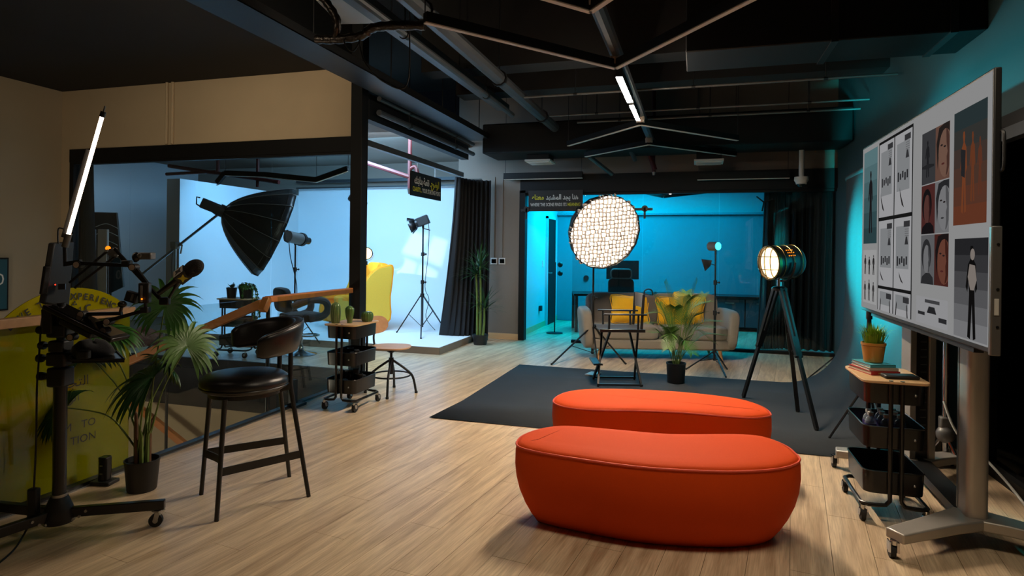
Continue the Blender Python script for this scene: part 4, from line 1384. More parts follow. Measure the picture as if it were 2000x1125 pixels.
# portraits
for r_, (ya, yb) in enumerate(((.10, .34), (.345, .57), (.575, .80))):
    a, b = ((52, 52, 54), (92, 66, 56)) if r_ == 0 else ((70, 36, 34), (104, 104, 106)) if r_ == 1 else ((88, 88, 90), (66, 34, 30))
    pict('photo', .605, .70, ya, yb, a)
    pict('photo', .70, .79, ya, yb, b)
    ov = [(.5 + .5 * math.cos(2 * PI * k / 20), .5 + .5 * math.sin(2 * PI * k / 20)) for k in range(20)]
    half = [(.5 + .5 * math.sin(PI * k / 10), .5 - .5 * math.cos(PI * k / 10)) for k in range(11)] + [(.62, .8), (.58, .6), (.7, .5), (.55, .3)]
    skin, shade, hair = (((104, 78, 66), (66, 44, 38), (34, 28, 26)), ((112, 112, 114), (76, 76, 78), (36, 36, 38)), ((96, 58, 46), (58, 30, 24), (26, 20, 20)))[r_]
    h_ = yb - ya
    pict('portrait_hair', .708, .79, ya, ya + h_ * .8, hair, .9, .0026, [(.1, 1), (0, .4), (.2, .05), (.6, 0), (1, 0), (1, .35), (.9, .2), (.5, .15), (.25, .45)])
    pict('portrait_face', .722, .79, ya + h_ * .1, yb - h_ * .03, skin, .9, .003, [(p[0] * 1.25 if p[0] * 1.25 < 1 else 1, p[1]) for p in ov])
    pict('portrait_shade', .745, .79, ya + h_ * .1, yb - h_ * .05, shade, .9, .0033, [(min(1, p[0] * 1.1), p[1]) for p in half])
    for f in (.36, .40):
        pict('portrait_detail', .735 + (.02 if f > .38 else 0), .75 + (.02 if f > .38 else 0), ya + h_ * f, ya + h_ * (f + .035), (34, 28, 28), .9, .0036, ov)
    pict('portrait_detail', .742, .762, ya + h_ * .70, ya + h_ * .735, (70, 34, 32) if r_ != 1 else (52, 52, 54), .9, .0036, ov)
    skin, shade, hair = (((60, 60, 62), (34, 34, 36), (24, 24, 26)), ((78, 48, 44), (44, 24, 24), (22, 18, 20)), ((104, 104, 106), (60, 60, 62), (40, 40, 42)))[r_]
    if r_ == 0:
        figure(.625, .672, ya + h_ * .18, yb - h_ * .12, (30, 30, 32))
        pict('portrait_detail', .61, .695, ya + h_ * .62, ya + h_ * .72, (34, 34, 36), .9, .0034, [(0, .3), (.5, 0), (1, .4), (1, .8), (.4, 1), (0, .7)])
    else:
        pict('portrait_hair', .612, .68, ya + h_ * .08, ya + h_ * .75, hair, .9, .0026, ov)
        pict('portrait_face', .625, .672, ya + h_ * .2, yb - h_ * .2, skin, .9, .003, ov)
        pict('portrait_shade', .645, .672, ya + h_ * .22, yb - h_ * .22, shade, .9, .0033, half)
        pict('portrait_body', .608, .698, yb - h_ * .24, yb, hair, .9, .0034, [(0, 1), (.1, .4), (.4, .05), (.7, .05), (.95, .4), (1, 1)])
pict('page', .575, .79, .86, .985, (140, 140, 142), .9, .002)
pict('page_mark', .64, .74, .87, .885, (60, 60, 62), .9, .003)
pict('page_mark', .655, .72, .90, .93, (34, 34, 36), .9, .003, [(.2, 0), (.8, 0), (1, 1), (0, 1)])
pict('page_mark', .59, .64, .93, .945, (40, 40, 42), .9, .003)
pict('page_mark', .735, .785, .94, .96, (40, 40, 42), .9, .003)
# tall colour photograph and black-and-white portrait at the near side
grad('photo_band', .815, .985, .085, .545, (38, 48, 50), (92, 50, 34))
figure(.845, .90, .175, .50, (108, 58, 34))
figure(.895, .94, .19, .46, (96, 52, 32))
figure(.935, .972, .22, .44, (86, 48, 34))
pict('figure_detail', .852, .885, .24, .36, (34, 34, 36), .9, .0034, [(.1, 0), (.9, .1), (.8, 1), (.2, .9)])
grad('photo_band', .825, .995, .60, .992, (34, 34, 36), (112, 112, 114))
figure(.875, .965, .63, .99, (14, 13, 13))
pict('figure_detail', .90, .945, .70, .80, (120, 112, 106), .9, .0034, [(.2, 0), (.8, .05), (1, .6), (.7, 1), (.3, 1), (0, .5)])
pict('figure_detail', .912, .935, .64, .685, (120, 112, 106), .9, .0036, ov)

# stand: two columns, splayed feet, cross rail, wheels
s = thing('screen_stand', 'silver wheeled stand with two columns under the huge display', 'stand', (1.4, 4.2, 0))
for nm, cx, cy, h in (('near', 1.40, 3.78, 1.5), ('far', 1.43, 4.72, 1.5)):
    if nm == 'near':
        col_ = MB().prism([(x * 1.0, y) for x, y in rrect(.10, .15, .03, 4)], .15, h, o=(cx, cy, 0)).build('column', 'silver', s, world=True, bevel=.003)
        MB().box((cx - .049, cy + .05, .8), (.006, .02, 1.28)).build('edge_strip', 'silver_dark', col_, world=True)
    else:
        cc_ = Vector((cx, cy, (h + .15) / 2))
        col_ = MB().box(cc_, (.085, .07, h - .15), rz=YAW).build('column', 'black_metal', s, world=True)
        MB().box(cc_ - RIGHT * .062, (.04, .10, h - .15), rz=YAW).build('flange', 'silver', col_, world=True, bevel=.004)
        MB().box(cc_ + RIGHT * .065, (.045, .10, h - .15), rz=YAW).build('flange', 'silver', col_, world=True, bevel=.004)
        for k in range(14):
            MB().box(cc_ + Vector((0, 0, -.45 + .05 * k)) - AWAY * .036 + RIGHT * .012, (.04, .002, .005), rz=YAW).build('slot', 'silver_dark', col_, world=True)
    MB().span((cx - .1, cy - .05, 1.35), (XT + .085, cy + .05, 1.5)).build('mount_bracket', 'black_metal', col_, world=True)
    tip = Vector((.955, 3.46 if nm == 'near' else 4.80, 0))
    tip2 = Vector((1.80, 3.62 if nm == 'near' else 4.98, 0))
    c0 = Vector((cx, cy, 0))
    for t_, z_t in ((tip, .115), (tip2, .115)):
        d = (t_ - c0).normalized()
        sd = Vector((-d.y, d.x, 0))
        mb = MB()
        rings = []
        for f, wd2, zt, zb_ in ((-.0, .095, .152, .10), (.35, .07, .150, .095), (1.0, .05, .135, .085)):
            p = c0.lerp(t_, f)
            rings.append([p + sd * wd2 + Vector((0, 0, zb_)), p + sd * wd2 + Vector((0, 0, zt)), p - sd * wd2 + Vector((0, 0, zt)), p - sd * wd2 + Vector((0, 0, zb_))])
        ft = mb.loft(rings).build('foot', 'silver', s, world=True, bevel=.008)
        c = MB().cyl(t_ + Vector((0, 0, .07)), t_ + Vector((0, 0, .09)), .02).box(t_ + Vector((.012, -.0, .06)), (.012, .05, .05)).box(t_ + Vector((-.024, 0, .06)), (.006, .05, .05)).build('caster', 'chrome', s, world=True)
        MB().cyl(t_ + Vector((-.02, .012, .036)), t_ + Vector((.004, .012, .036)), .036, n=20).build('wheel', 'rubber', c, world=True)
        MB().cyl(t_ + Vector((-.022, .012, .036)), t_ + Vector((.006, .012, .036)), .014, n=12).build('hub', 'chrome', c, world=True)
MB().bar((1.40, 3.78, .125), (1.43, 4.72, .125), .12, .05).build('cross_rail', 'black_metal', s, world=True)

# ---- chrome light stand behind the screen and its cable
o = thing('roller_stand', 'chrome light stand with grey joint standing behind the screen', 'light stand', PY(1832, 886, 5.0) * 1)
c = Vector((1.67, 4.96, 0))
o.location = c
FRAME[o] = Matrix.Translation(c)
MB().cyl((0, 0, .1), (0, 0, 1.0), .02).build('lower_tube', 'chrome', o)
MB().cyl((0, 0, .98), (0, 0, 1.75), .016).build('upper_tube', 'chrome', o)
MB().cyl((0, 0, .9), (0, 0, 1.02), .03).build('collar', 'black_plastic', o)
MB().box((0, 0, .33), (.07, .06, .1)).ball((0, -.01, .26), (.06, .05, .06)).build('joint', 'silver_dark', o, bevel=.01)
for k in range(3):
    a = -1.1 + k * 2.09
    e = Vector((.17 * math.cos(a), .17 * math.sin(a), .012))
    lg = MB().tube([(0, 0, .27), e], .011).build('leg', 'chrome', o)
    MB().ball(e + Vector((0, 0, .002)), .014, 8, 6).build('foot', 'rubber', lg)
tag(MB().tube(smooth_path([(1.64, 4.9, .5), (1.68, 4.86, .35), (1.74, 4.82, .24), (1.8, 4.75, .2), (1.87, 4.6, .1), (1.9, 4.4, .012)], 6), .008, 8).build('white_cable', 'white_plastic'), 'white cable hanging behind the screen stand', 'cable')
# ================================================================== PLANTS
def leaf_strip(mb, p0, d, up, L, w, droop, n=5, tip=.15, fold=.0):
    """a tapering blade that leaves p0 along d and bends down"""
    d = Vector(d).normalized()
    s = d.cross(Vector(up))
    s = s.normalized() if s.length > 1e-4 else Vector((1, 0, 0))
    rows = []
    p = Vector(p0)
    for i in range(n + 1):
        t = i / n
        ww = w * (math.sin(PI * (.12 + .88 * t)) ** .7 if t < 1 else 0) * (1 - tip * t)
        rows.append((p - s * ww + Vector((0, 0, fold * ww)), p + Vector((0, 0, -fold * ww * .5)), p + s * ww + Vector((0, 0, fold * ww))))
        d = (d + Vector((0, 0, -droop * (.4 + t)))).normalized()
        p = p + d * (L / n)
    vs = [v for r in rows for v in r]
    fs = []
    for i in range(n):
        a, b = i * 3, i * 3 + 3
        fs += [(a, a + 1, b + 1, b), (a + 1, a + 2, b + 2, b + 1)]
    mb.add(vs, fs)


# ---- fan palm beside the stool
random.seed(11)
pc = G(249, 968)
pc = Vector((pc.x, pc.y + .1, 0))
o = thing('fan_palm', 'fan palm with drooping pleated leaves in a black pot', 'plant', pc)
MB().lathe([(0, 0), (.078, 0), (.082, .008), (.096, .175), (.099, .18), (.099, .19), (.092, .19), (.09, .16), (0, .16)], n=28).build('pot', 'black_plastic', o)
MB().lathe([(0, .16), (.088, .16), (0, .168)], n=18).build('soil', 'soil', o)
dep = DEP(pc)
fans = [  # hub pixel, depth offset, facing vector (right, away, up), radius, spread, petiole bow
    ((322, 598), -.06, (.25, -.9, .45), .25, 2.6, 'leaf', -.5),
    ((366, 676), .0, (.75, -.5, .5), .27, 2.5, 'leaf_pale', .3),
    ((298, 738), -.16, (-.15, -.5, .85), .36, 1.75, 'leaf_dark', (-1, -.15, .25)),
    ((200, 648), .16, (.1, -.35, .9), .3, 1.6, 'leaf', (1, 0, .15)),
    ((128, 796), -.12, (-.2, -.7, .7), .25, 2.0, 'leaf_dark', (-.9, -.1, -.1)),
    ((330, 720), .15, (.5, .5, .6), .22, 2.2, 'leaf_dark', .2),
    ((180, 700), .1, (-.5, .2, .85), .24, 2.4, 'leaf_dark', .8)]
for i, (hp, do, fc, rad_, spr, mname, ang) in enumerate(fans):
    hub = PD(hp[0], hp[1], dep + do)
    nrm = (RIGHT * fc[0] + AWAY * fc[1] + Vector((0, 0, fc[2]))).normalized()
    base = pc + Vector((.03 * math.cos(i * 2.1), .03 * math.sin(i * 2.1), .165))
    mid = base.lerp(hub, .5) + Vector((0, 0, .12)) + (hub - base).cross(Vector((0, 0, 1))) * .02
    pet = smooth_path([base, base.lerp(mid, .5) + Vector((0, 0, .03)), mid, hub], 5)
    st = MB().tube(pet, [.007 - .004 * k / len(pet) for k in range(len(pet))], 7).build('petiole', 'stem', o, world=True)
    out = (hub - mid)
    if isinstance(ang, tuple):
        out = RIGHT * ang[0] + AWAY * ang[1] + Vector((0, 0, ang[2]))
    out = (out - nrm * out.dot(nrm)).normalized()
    sdv = nrm.cross(out)
    mb = MB()
    nl = 24
    for k in range(nl):
        a = (k / (nl - 1) * 2 - 1) * spr
        dd = out * math.cos(a) + sdv * math.sin(a) + nrm * .18
        leaf_strip(mb, hub, dd, nrm, rad_ * (1.0 - .18 * abs(a) / spr) * random.uniform(.93, 1.05), .017, .2 + .07 * random.random(), 8, .1, .35)
    f = mb.build('fan_leaf', mname, o, world=True)
for k in range(7):
    a = k * .9
    e = Vector((.05 * math.cos(a), .05 * math.sin(a), .36 + .08 * (k % 3)))
    MB().tube([Vector((.035 * math.cos(a), .035 * math.sin(a), .16)), e * .8 + Vector((0, 0, .05)), e + Vector((.02 * math.cos(a), .02 * math.sin(a), .02))], [.014, .011, .002], 6).build('leaf_sheath', 'bark' if k % 2 else 'stem', o)


def feather_frond(o, base, tip, bow, m, L=.16, n=20, w=.006, side=None):
    d = (tip - base)
    mid = base.lerp(tip, .55) + bow
    path = smooth_path([base, base.lerp(mid, .55) + bow * .25, mid, tip], 7)
    MB().tube(path, [.0045 * (1 - .8 * k / len(path)) + .0008 for k in range(len(path))], 6).build('stalk', 'stem', o, world=True)
    mb = MB()
    K = len(path)
    for i in range(n):
        t = .36 + .64 * i / (n - 1)
        x = t * (K - 1)
        k = min(int(x), K - 2)
        p = path[k].lerp(path[k + 1], x - k)
        tg = (path[k + 1] - path[k]).normalized()
        s = tg.cross(Vector((0, 0, 1)))
        s = s.normalized() if s.length > .05 else RIGHT.copy()
        u = s.cross(tg)
        ln = L * (.55 + .45 * math.sin(PI * min(1, (t - .36) / .64 * .9 + .12)))
        for sg in (-1, 1):
            leaf_strip(mb, p, tg * .75 + s * sg * .8 + u * .25, u, ln * random.uniform(.9, 1.08), w, .12, 4, .3, .2)
    mb.build('frond', m, o, world=True)


# ---- areca palm in front of the sofa
random.seed(5)
ac = G(1320, 748)
o = thing('areca_palm', 'feathery green palm in a black pot in front of the sofa', 'plant', ac)
MB().lathe([(0, 0), (.092, 0), (.096, .006), (.108, .215), (.112, .22), (.112, .235), (.104, .235), (.1, .2), (0, .2)], n=26).build('pot', 'black_plastic', o)
MB().lathe([(0, .2), (.1, .2), (0, .208)], n=16).build('soil', 'soil', o)
da = DEP(ac)
tips = [(1362, 548, -.1), (1298, 552, .1), (1385, 590, .0), (1278, 575, -.1), (1405, 628, -.1), (1270, 612, .1), (1300, 640, -.2), (1372, 612, -.25), (1392, 668, .05), (1272, 650, -.15), (1352, 690, -.3), (1340, 570, .25), (1415, 655, .15), (1318, 600, -.2), (1350, 580, -.3), (1288, 595, .2), (1390, 640, -.3), (1305, 680, -.25), (1375, 575, .2), (1262, 632, .0)]
for i, (x, y, dd) in enumerate(tips):
    b = ac + Vector((.03 * math.cos(i * 1.7), .03 * math.sin(i * 1.7), .2))
    feather_frond(o, b, PD(x, y, da + dd), Vector((0, 0, .16 + .05 * (i % 3))), ('leaf_pale', 'leaf', 'leaf_pale')[i % 3], .16, 32, .0033)

# ---- cane plant in front of the black curtain
random.seed(9)
dc = Vector((-3.27, 9.2, 0))
o = thing('cane_plant', 'tall cane plant with spiky dark leaf tufts by the black curtain', 'plant', dc)
MB().lathe([(0, 0), (.1, 0), (.13, .15), (.13, .16), (.12, .15), (0, .15)], n=20).build('pot', 'black_plastic', o)
dd = DEP(dc)
for i, (x0, x1, y1) in enumerate(((926, 930, 535), (934, 938, 520), (941, 946, 598))):
    b = PD(x0, 668, dd)
    b.z = .15
    b = Vector((dc.x + (i - 1) * .05, dc.y, .15))
    t = PD(x1, y1, dd)
    st = MB().tube([b, b.lerp(t, .5) + Vector((.01, 0, 0)), t], [.022, .018, .015], 8).build('cane', 'stem', o, world=True)
    mb = MB()
    for k in range(46):
        a, el = random.uniform(0, 2 * PI), random.uniform(.0, 1.35)
        d = Vector((math.cos(a) * math.cos(el), math.sin(a) * math.cos(el), math.sin(el)))
        leaf_strip(mb, t + Vector((0, 0, random.uniform(-.08, .04))), d, (0, 0, 1), random.uniform(.3, .46), .012, .14, 5, .5)
    mb.build('leaf_tuft', 'leaf_dark', o, world=True)

# ================================================================== CURTAINS AND BACKDROP
def curtain(name, label, tops, bots, z0, z1, folds, amp, m, rows=14, bulge=0.0, z1b=None):
    """cloth hung between an upper and a lower plan curve"""
    n = folds * 8
    T = smooth_path(tops, 8)
    B = smooth_path(bots, 8)

    def at(path, t):
        x = t * (len(path) - 1)
        k = min(int(x), len(path) - 2)
        return path[k].lerp(path[k + 1], x - k), (path[k + 1] - path[k]).normalized()
    rings = []
    for r in range(rows + 1):
        s = r / rows
        row = []
        for j in range(n + 1):
            t = j / n
            a, ta = at(T, t)
            b, tb = at(B, t)
            e = s ** 1.6
            p = a.lerp(b, e)
            nn = Vector((-ta.y, ta.x, 0))
            f = math.sin(t * folds * 2 * PI + .6 * math.sin(7 * t + 2 * s)) * amp * (1 + .5 * s)
            row.append(Vector((p.x, p.y, 0)) + nn * f + Vector((0, 0, z1 + (z0 - z1) * s)))
        rings.append(row)
    mb = MB()
    mb.loft(rings, closed=False, caps=False)
    o = mb.build(name, m, angle=2.0)
    md = o.modifiers.new('thick', 'SOLIDIFY')
    md.thickness = .004
    return tag(o, label, 'curtain')


zt = 2.66
curtain('black_curtain', 'black curtain gathered at the far end of the studio opening', [(-3.66, 9.1, 0), (-3.62, 9.4, 0), (-3.5, 9.62, 0), (-3.3, 9.74, 0)], [(-3.98, 9.3, 0), (-3.72, 9.3, 0), (-3.5, 9.45, 0), (-3.3, 9.66, 0)], .012, zt, 9, .045, 'black_curtain')
curtain('black_curtain', 'black curtain drawn back at the left end of the studio glass', [(-8.42, 6.5, 0), (-8.3, 6.6, 0), (-8.12, 6.5, 0)], [(-8.42, 6.5, 0), (-8.28, 6.62, 0), (-8.0, 6.55, 0)], .01, 3.2, 7, .05, 'black_curtain')
tag(curtain('black_curtain', 'dark curtain behind the lounge glass on the right', [(1.02, 10.2, 0), (1.3, 10.35, 0), (2.05, 10.3, 0)], [(.95, 10.25, 0), (1.3, 10.4, 0), (2.05, 10.35, 0)], .02, 2.5, 16, .05, 'black_curtain'), 'dark curtain behind the lounge glass on the right', 'curtain')

# ---- seamless paper backdrop sweeping onto the floor
BX, BY0, BY1, BZ = 1.62, 5.03, 7.74, 2.36
o = thing('paper_backdrop', 'dark seamless paper backdrop sweeping from its roll down across the floor', 'backdrop', (BX, 6.4, 0))
prof = [(BX, BZ), (BX, 1.6), (BX - .005, 1.0), (BX - .02, .7)]
for k in range(1, 10):
    a = k / 10 * PI / 2
    prof.append((BX - .03 - .62 * (1 - math.cos(a)), .62 - .615 * math.sin(a)))
prof += [(BX - .66, .005), (.3, .005), (-1.0, .005), (-2.2, .006)]
sheet = MB()
sheet.loft([[Vector((x - (.06 if i == 0 and x < -2 else 0), y, z)) for x, z in prof] for i, y in enumerate((BY0, 5.7, 6.4, 7.1, BY1))], closed=False, caps=False)
s_ = sheet.build('paper_sheet', 'paper_black', o, world=True, angle=1.5)
md = s_.modifiers.new('thick', 'SOLIDIFY')
md.thickness = .002
MB().cyl((BX + .05, BY0 - .05, BZ), (BX + .05, BY1 + .06, BZ), .055, n=20).build('paper_roll', 'paper_black', o, world=True)
MB().cyl((BX + .05, BY0 - .12, BZ), (BX + .05, BY1 + .16, BZ), .022, n=12).build('core_bar', 'pipe_grey', o, world=True)


def tripod_stand(name, label, base, top, feet, hub_z, spread_z, r=.014, m='black_metal', cat='light stand', braces=True):
    """base: floor point under the column, top: top of the column, feet: floor points"""
    o = thing(name, label, cat, base)
    base, top = Vector(base), Vector(top)
    bz = base.z
    h = top.z - bz
    MB().cyl(Vector((base.x, base.y, bz + .08)), base.lerp(top, .5), r * 1.25).build('lower_tube', m, o, world=True)
    MB().cyl(base.lerp(top, .45), top, r * .85).build('upper_tube', m, o, world=True)
    for f in (.48, .75):
        p = base.lerp(top, f)
        MB().cyl(p - Vector((0, 0, .03)), p + Vector((0, 0, .03)), r * 1.8, n=12).cyl(p, p + RIGHT * .05, r * .5, n=8).ball(p + RIGHT * .05, r * 1.1, 8, 6).build('lock_collar', 'black_plastic', o, world=True)
    hub = Vector((base.x, base.y, bz + hub_z))
    MB().cyl(hub - Vector((0, 0, .03)), hub + Vector((0, 0, .03)), r * 2, n=12).build('hub', 'black_plastic', o, world=True)
    low = Vector((base.x, base.y, bz + .1))
    for f in feet:
        f = Vector(f)
        d = Vector((f.x - base.x, f.y - base.y, 0)).normalized()
        lg = MB().bar(hub + d * r * 1.6, f + Vector((0, 0, .008)), r * 1.3, r * .9).build('leg', m, o, world=True)
        MB().ball(f + Vector((0, 0, r * .8)), r * .9, 8, 6).build('foot', 'rubber', lg, world=True)
        if braces:
            q = hub.lerp(f, .52)
            MB().bar(low + d * r, q, r * .9, r * .5).build('brace', m, o, world=True)
    return o


# poles carrying the paper roll
for lab, y, mname in (('chrome pole carrying the far end of the paper roll', BY1 + .1, 'chrome'),):
    b = Vector((BX + .05, y, 0))
    tripod_stand('backdrop_stand', lab, b, (b.x, y, BZ - .03), [b + Vector((-.42, .1, 0)), b + Vector((.2, .42, 0)), b + Vector((.2, -.3, 0))], .42, .1, .016, 'chrome')

# ================================================================== MIDDLE OF THE ROOM
# ---- round softbox with fabric grid
cb = G(1157, 702)
dsb = 8.05
cc = PD(1180, 453, dsb)
ax = (-AWAY * .90 + RIGHT * .30 + Vector((0, 0, -.30))).normalized()
Rm = axes(ax, RIGHT)
feet = [G(1077, 713), G(1168, 718), G(1222, 712)]
top = Vector((cb.x, cb.y, cc.z + .02))
tripod_stand('light_stand', 'black tripod stand under the glowing round softbox', cb, top, feet, .46, .1, .016)
o = thing('round_softbox', 'glowing round softbox with fabric grid between sofa and sign', 'softbox', cc - ax * .2)
RB = .50
N_ = 16
rings = []
for r, z in ((RB, .05), (RB * 1.0, -.0), (RB * .93, -.12), (RB * .75, -.26), (RB * .5, -.37), (RB * .2, -.44)):
    rings.append([cc + Rm @ Vector((r * math.cos(2 * PI * j / N_), r * math.sin(2 * PI * j / N_), z)) for j in range(N_)])
mb = MB()
mb.loft(rings, caps=False)
sk = mb.build('outer_skin', 'softbox_skin', o, world=True)
sk.modifiers.new('thick', 'SOLIDIFY').thickness = .006
MB().add([cc + Rm @ Vector((RB * .985 * math.cos(2 * PI * j / N_), RB * .985 * math.sin(2 * PI * j / N_), -.012)) for j in range(N_)], [tuple(range(N_))]).build('diffuser', 'soft_on', o, world=True, flat=True)
mb = MB()
K = 18
rnd = random.Random(2)
ph = [[(rnd.uniform(-.006, .006), rnd.uniform(-.006, .006)) for _ in range(K + 1)] for _ in range(K + 1)]


def gp(i, j, z):
    u, v = (i / K * 2 - 1) * RB, (j / K * 2 - 1) * RB
    r = math.hypot(u, v)
    return cc + Rm @ Vector((u + ph[i][j][0], v + ph[i][j][1], z + .02 * (1 - (r / RB) ** 2) - .03 * max(0, (u - v) / RB - .5)))


for i in range(K + 1):
    for j in range(K):
        for a, b in (((i, j), (i, j + 1)), ((j, i), (j + 1, i))):
            um = ((a[0] + b[0]) / K - 1, (a[1] + b[1]) / K - 1)
            if math.hypot(*um) < .99:
                p0, p1, p2, p3 = gp(a[0], a[1], .0), gp(b[0], b[1], .0), gp(b[0], b[1], .045), gp(a[0], a[1], .045)
                mb.add([p0, p1, p2, p3], [(0, 1, 2, 3)])
gr = mb.build('grid_strips', 'grid_cloth', o, world=True, flat=True)
gr['kind'] = 'stuff'
gr.modifiers.new('thick', 'SOLIDIFY').thickness = .011
bk = cc - ax * .46
MB().cyl(cc - ax * .42, cc - ax * .47, .11, .11, n=20).build('speed_ring', 'black_metal', o, world=True)
MB().cyl(cc - ax * .47, cc - ax * .72, .07, n=18).build('lamp_head', 'black_plastic', o, world=True)
MB().bar(cc - ax * .55, top, .03, .04).build('bracket', 'black_metal', o, world=True)
tag(MB().box(G(1158, 733) + Vector((0, 0, .016)), (.13, .2, .02), rz=-.25).build('power_box', 'silver', bevel=.005), 'small grey power box on the paper under the director chair', 'box')

# ---- tall director chair
dcn = G(1214, 757) + AWAY * .2
o = thing('director_chair', 'tall black folding director chair facing left', 'chair', dcn, YAW)
# local X = right, local Y = away
zs = .63
for u0, u1 in ((-.26, -.15), (.22, .16)):
    for sg in (-1, 1):
        MB().bar((u0, sg * .2, .012), (u1 + sg * .012, -sg * .2, zs - .02), .022, .022).build('leg', 'black_metal', o)
for sg in (-1, 1):
    MB().bar((-.27, sg * .2, .03), (.235, sg * .2, .03), .022, .022).build('lower_rail', 'black_metal', o)
    MB().bar((-.25, sg * .22, zs), (.25, sg * .22, zs), .03, .035).build('seat_rail', 'black_satin', o, bevel=.005)
    for u in (-.15, .17):
        MB().cyl((u, sg * .22, zs), (u, sg * .24, zs + .17), .012).build('arm_post', 'black_metal', o)
    MB().bar((-.21, sg * .24, zs + .18), (.26, sg * .24, zs + .18), .045, .016).build('armrest', 'black_satin', o, bevel=.005)
    MB().bar((.205, sg * .23, zs + .02), (.225, sg * .23, 1.03), .022, .028).build('back_post', 'black_metal', o)
rings = []
for k in range(9):
    t = k / 8 * 2 - 1
    z = zs + .018 - .03 * (1 - t * t)
    rings.append([Vector((-.24, t * .22, z)), Vector((.24, t * .22, z)), Vector((.24, t * .22, z - .006)), Vector((-.24, t * .22, z - .006))])
MB().loft(rings).build('seat_sling', 'black_cloth', o)
rings = []
for k in range(9):
    t = k / 8 * 2 - 1
    x = .215 + .035 * (1 - t * t)
    rings.append([Vector((x, t * .235, .87)), Vector((x, t * .235, 1.03)), Vector((x + .006, t * .235, 1.03)), Vector((x + .006, t * .235, .87))])
MB().loft(rings).build('back_sling', 'black_cloth', o)
MB().bar((-.27, -.2, .25), (-.27, .2, .25), .08, .018).bar((-.27, -.19, .25), (-.21, -.19, .25), .02, .018).build('footrest', 'black_satin', o)

# ---- sofa
sf0 = (G(1166, 704) + G(1415, 707)) / 2
o = thing('sofa', 'grey fabric two-seat sofa with rounded arms and wooden legs', 'sofa', sf0, YAW - .02)


def pillow_mesh(w, h, th, nx=14, nz=14, pinch=.12):
    rings = []
    mbp = MB()
    vs, idx = [], {}
    for side in (1, -1):
        for i in range(nx + 1):
            for j in range(nz + 1):
                u, v = i / nx * 2 - 1, j / nz * 2 - 1
                edge = (1 - u ** 4) * (1 - v ** 4)
                x = u * w / 2 * (1 - pinch * (1 - abs(v)) * 0 - pinch * .5 * (1 - v * v) * 0) * (1 - .06 * (1 - v * v))
                z = v * h / 2 * (1 - .06 * (1 - u * u))
                y = side * th / 2 * edge ** .5
                idx[(side, i, j)] = len(vs)
                vs.append((x, y, z))
    fs = []
    for side in (1, -1):
        for i in range(nx):
            for j in range(nz):
                fs.append((idx[(side, i, j)], idx[(side, i + 1, j)], idx[(side, i + 1, j + 1)], idx[(side, i, j + 1)]))
    return vs, fs


def soft_box(mb, c, size, e=.35, n=10):
    """rounded cushion block: a superellipsoid"""
    c = Vector(c)
    rings = []
    for i in range(1, 2 * n):
        a = -PI / 2 + PI * i / (2 * n)
        ca, sa = math.cos(a), math.sin(a)
        rr, z = abs(ca) ** e, math.copysign(abs(sa) ** e, sa)
        rings.append([c + Vector((size[0] / 2 * rr * math.copysign(abs(math.cos(b)) ** e, math.cos(b)), size[1] / 2 * rr * math.copysign(abs(math.sin(b)) ** e, math.sin(b)), size[2] / 2 * z)) for b in [2 * PI * k / (4 * n) for k in range(4 * n)]])
    mb.loft(rings)
    return mb


SL = 1.92
MB().span((-SL / 2, .02, .15), (SL / 2, .74, .29)).build('base', 'sofa_fabric', o, bevel=.025)
for sg in (-1, 1):
    soft_box(MB(), (sg * SL / 4, .33, .375), (SL / 2 - .01, .66, .19), .28).build('seat_cushion', 'sofa_fabric', o, angle=1.2)
    b = soft_box(MB(), (0, 0, 0), (SL / 2 + .02, .2, .5), .3)
    Rr = Matrix.Rotation(-.2, 3, 'X')
    b.v = [tuple(Rr @ Vector(v) + Vector((sg * (SL / 4), .68, .64))) for v in b.v]
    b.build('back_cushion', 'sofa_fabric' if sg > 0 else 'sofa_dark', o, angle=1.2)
    a_ = soft_box(MB(), (0, 0, 0), (.17, .78, .56), .42)
    Rr = Matrix.Rotation(sg * .10, 3, 'Y')
    a_.v = [tuple(Rr @ Vector(v) + Vector((sg * (SL / 2 + .04), .38, .42))) for v in a_.v]
    a_.build('arm', 'sofa_fabric', o, angle=1.2)
    for y in (.06, .66):
        MB().cyl((sg * (SL / 2 - .1), y, .0), (sg * (SL / 2 - .14), y, .16), .015, .028, n=12).build('leg', 'leg_wood', o)
for lab, x, y, z, rx, rr, w in (('yellow cushion on the sofa behind the director chair', -.36, .42, .67, -.28, .03, .54), ('yellow cushion on the sofa leaning behind the feathery palm', .28, .40, .66, -.25, -.05, .5), ('yellow cushion tilted on its corner at the right of the sofa', .50, .50, .69, -.2, .16, .46)):
    p = thing('cushion', lab, 'cushion', FRAME[o] @ Vector((x, y, z - .2)), YAW, 'yellow cushions on the sofa')
    vs, fs = pillow_mesh(w, .40, .15)
    Rr = Matrix.Rotation(rr, 3, 'Y') @ Matrix.Rotation(rx, 3, 'X')
    MB().add([Rr @ Vector(v) + Vector((0, 0, .2)) for v in vs], fs).build('cover', 'yellow_fabric', p, angle=1.6)
    mb = MB()
    edge = [Vector((u * w / 2, 0, v * .2)) for u, v in ((-1, -1), (0, -.94), (1, -1), (.94, 0), (1, 1), (0, .94), (-1, 1), (-.94, 0))]
    mb.tube([Rr @ q + Vector((0, 0, .2)) for q in smooth_path(edge, 3, True)], .006, 6, closed=True).build('edge_seam', 'yellow_fabric', p)
p = thing('tote_bag', 'grey tote bag with black loop handle standing between the sofa cushions', 'bag', FRAME[o] @ Vector((-.08, .50, .47)), YAW)
b = soft_box(MB(), (0, 0, .2), (.26, .1, .40), .4)
b.build('bag_body', 'sofa_dark', p, angle=1.2)
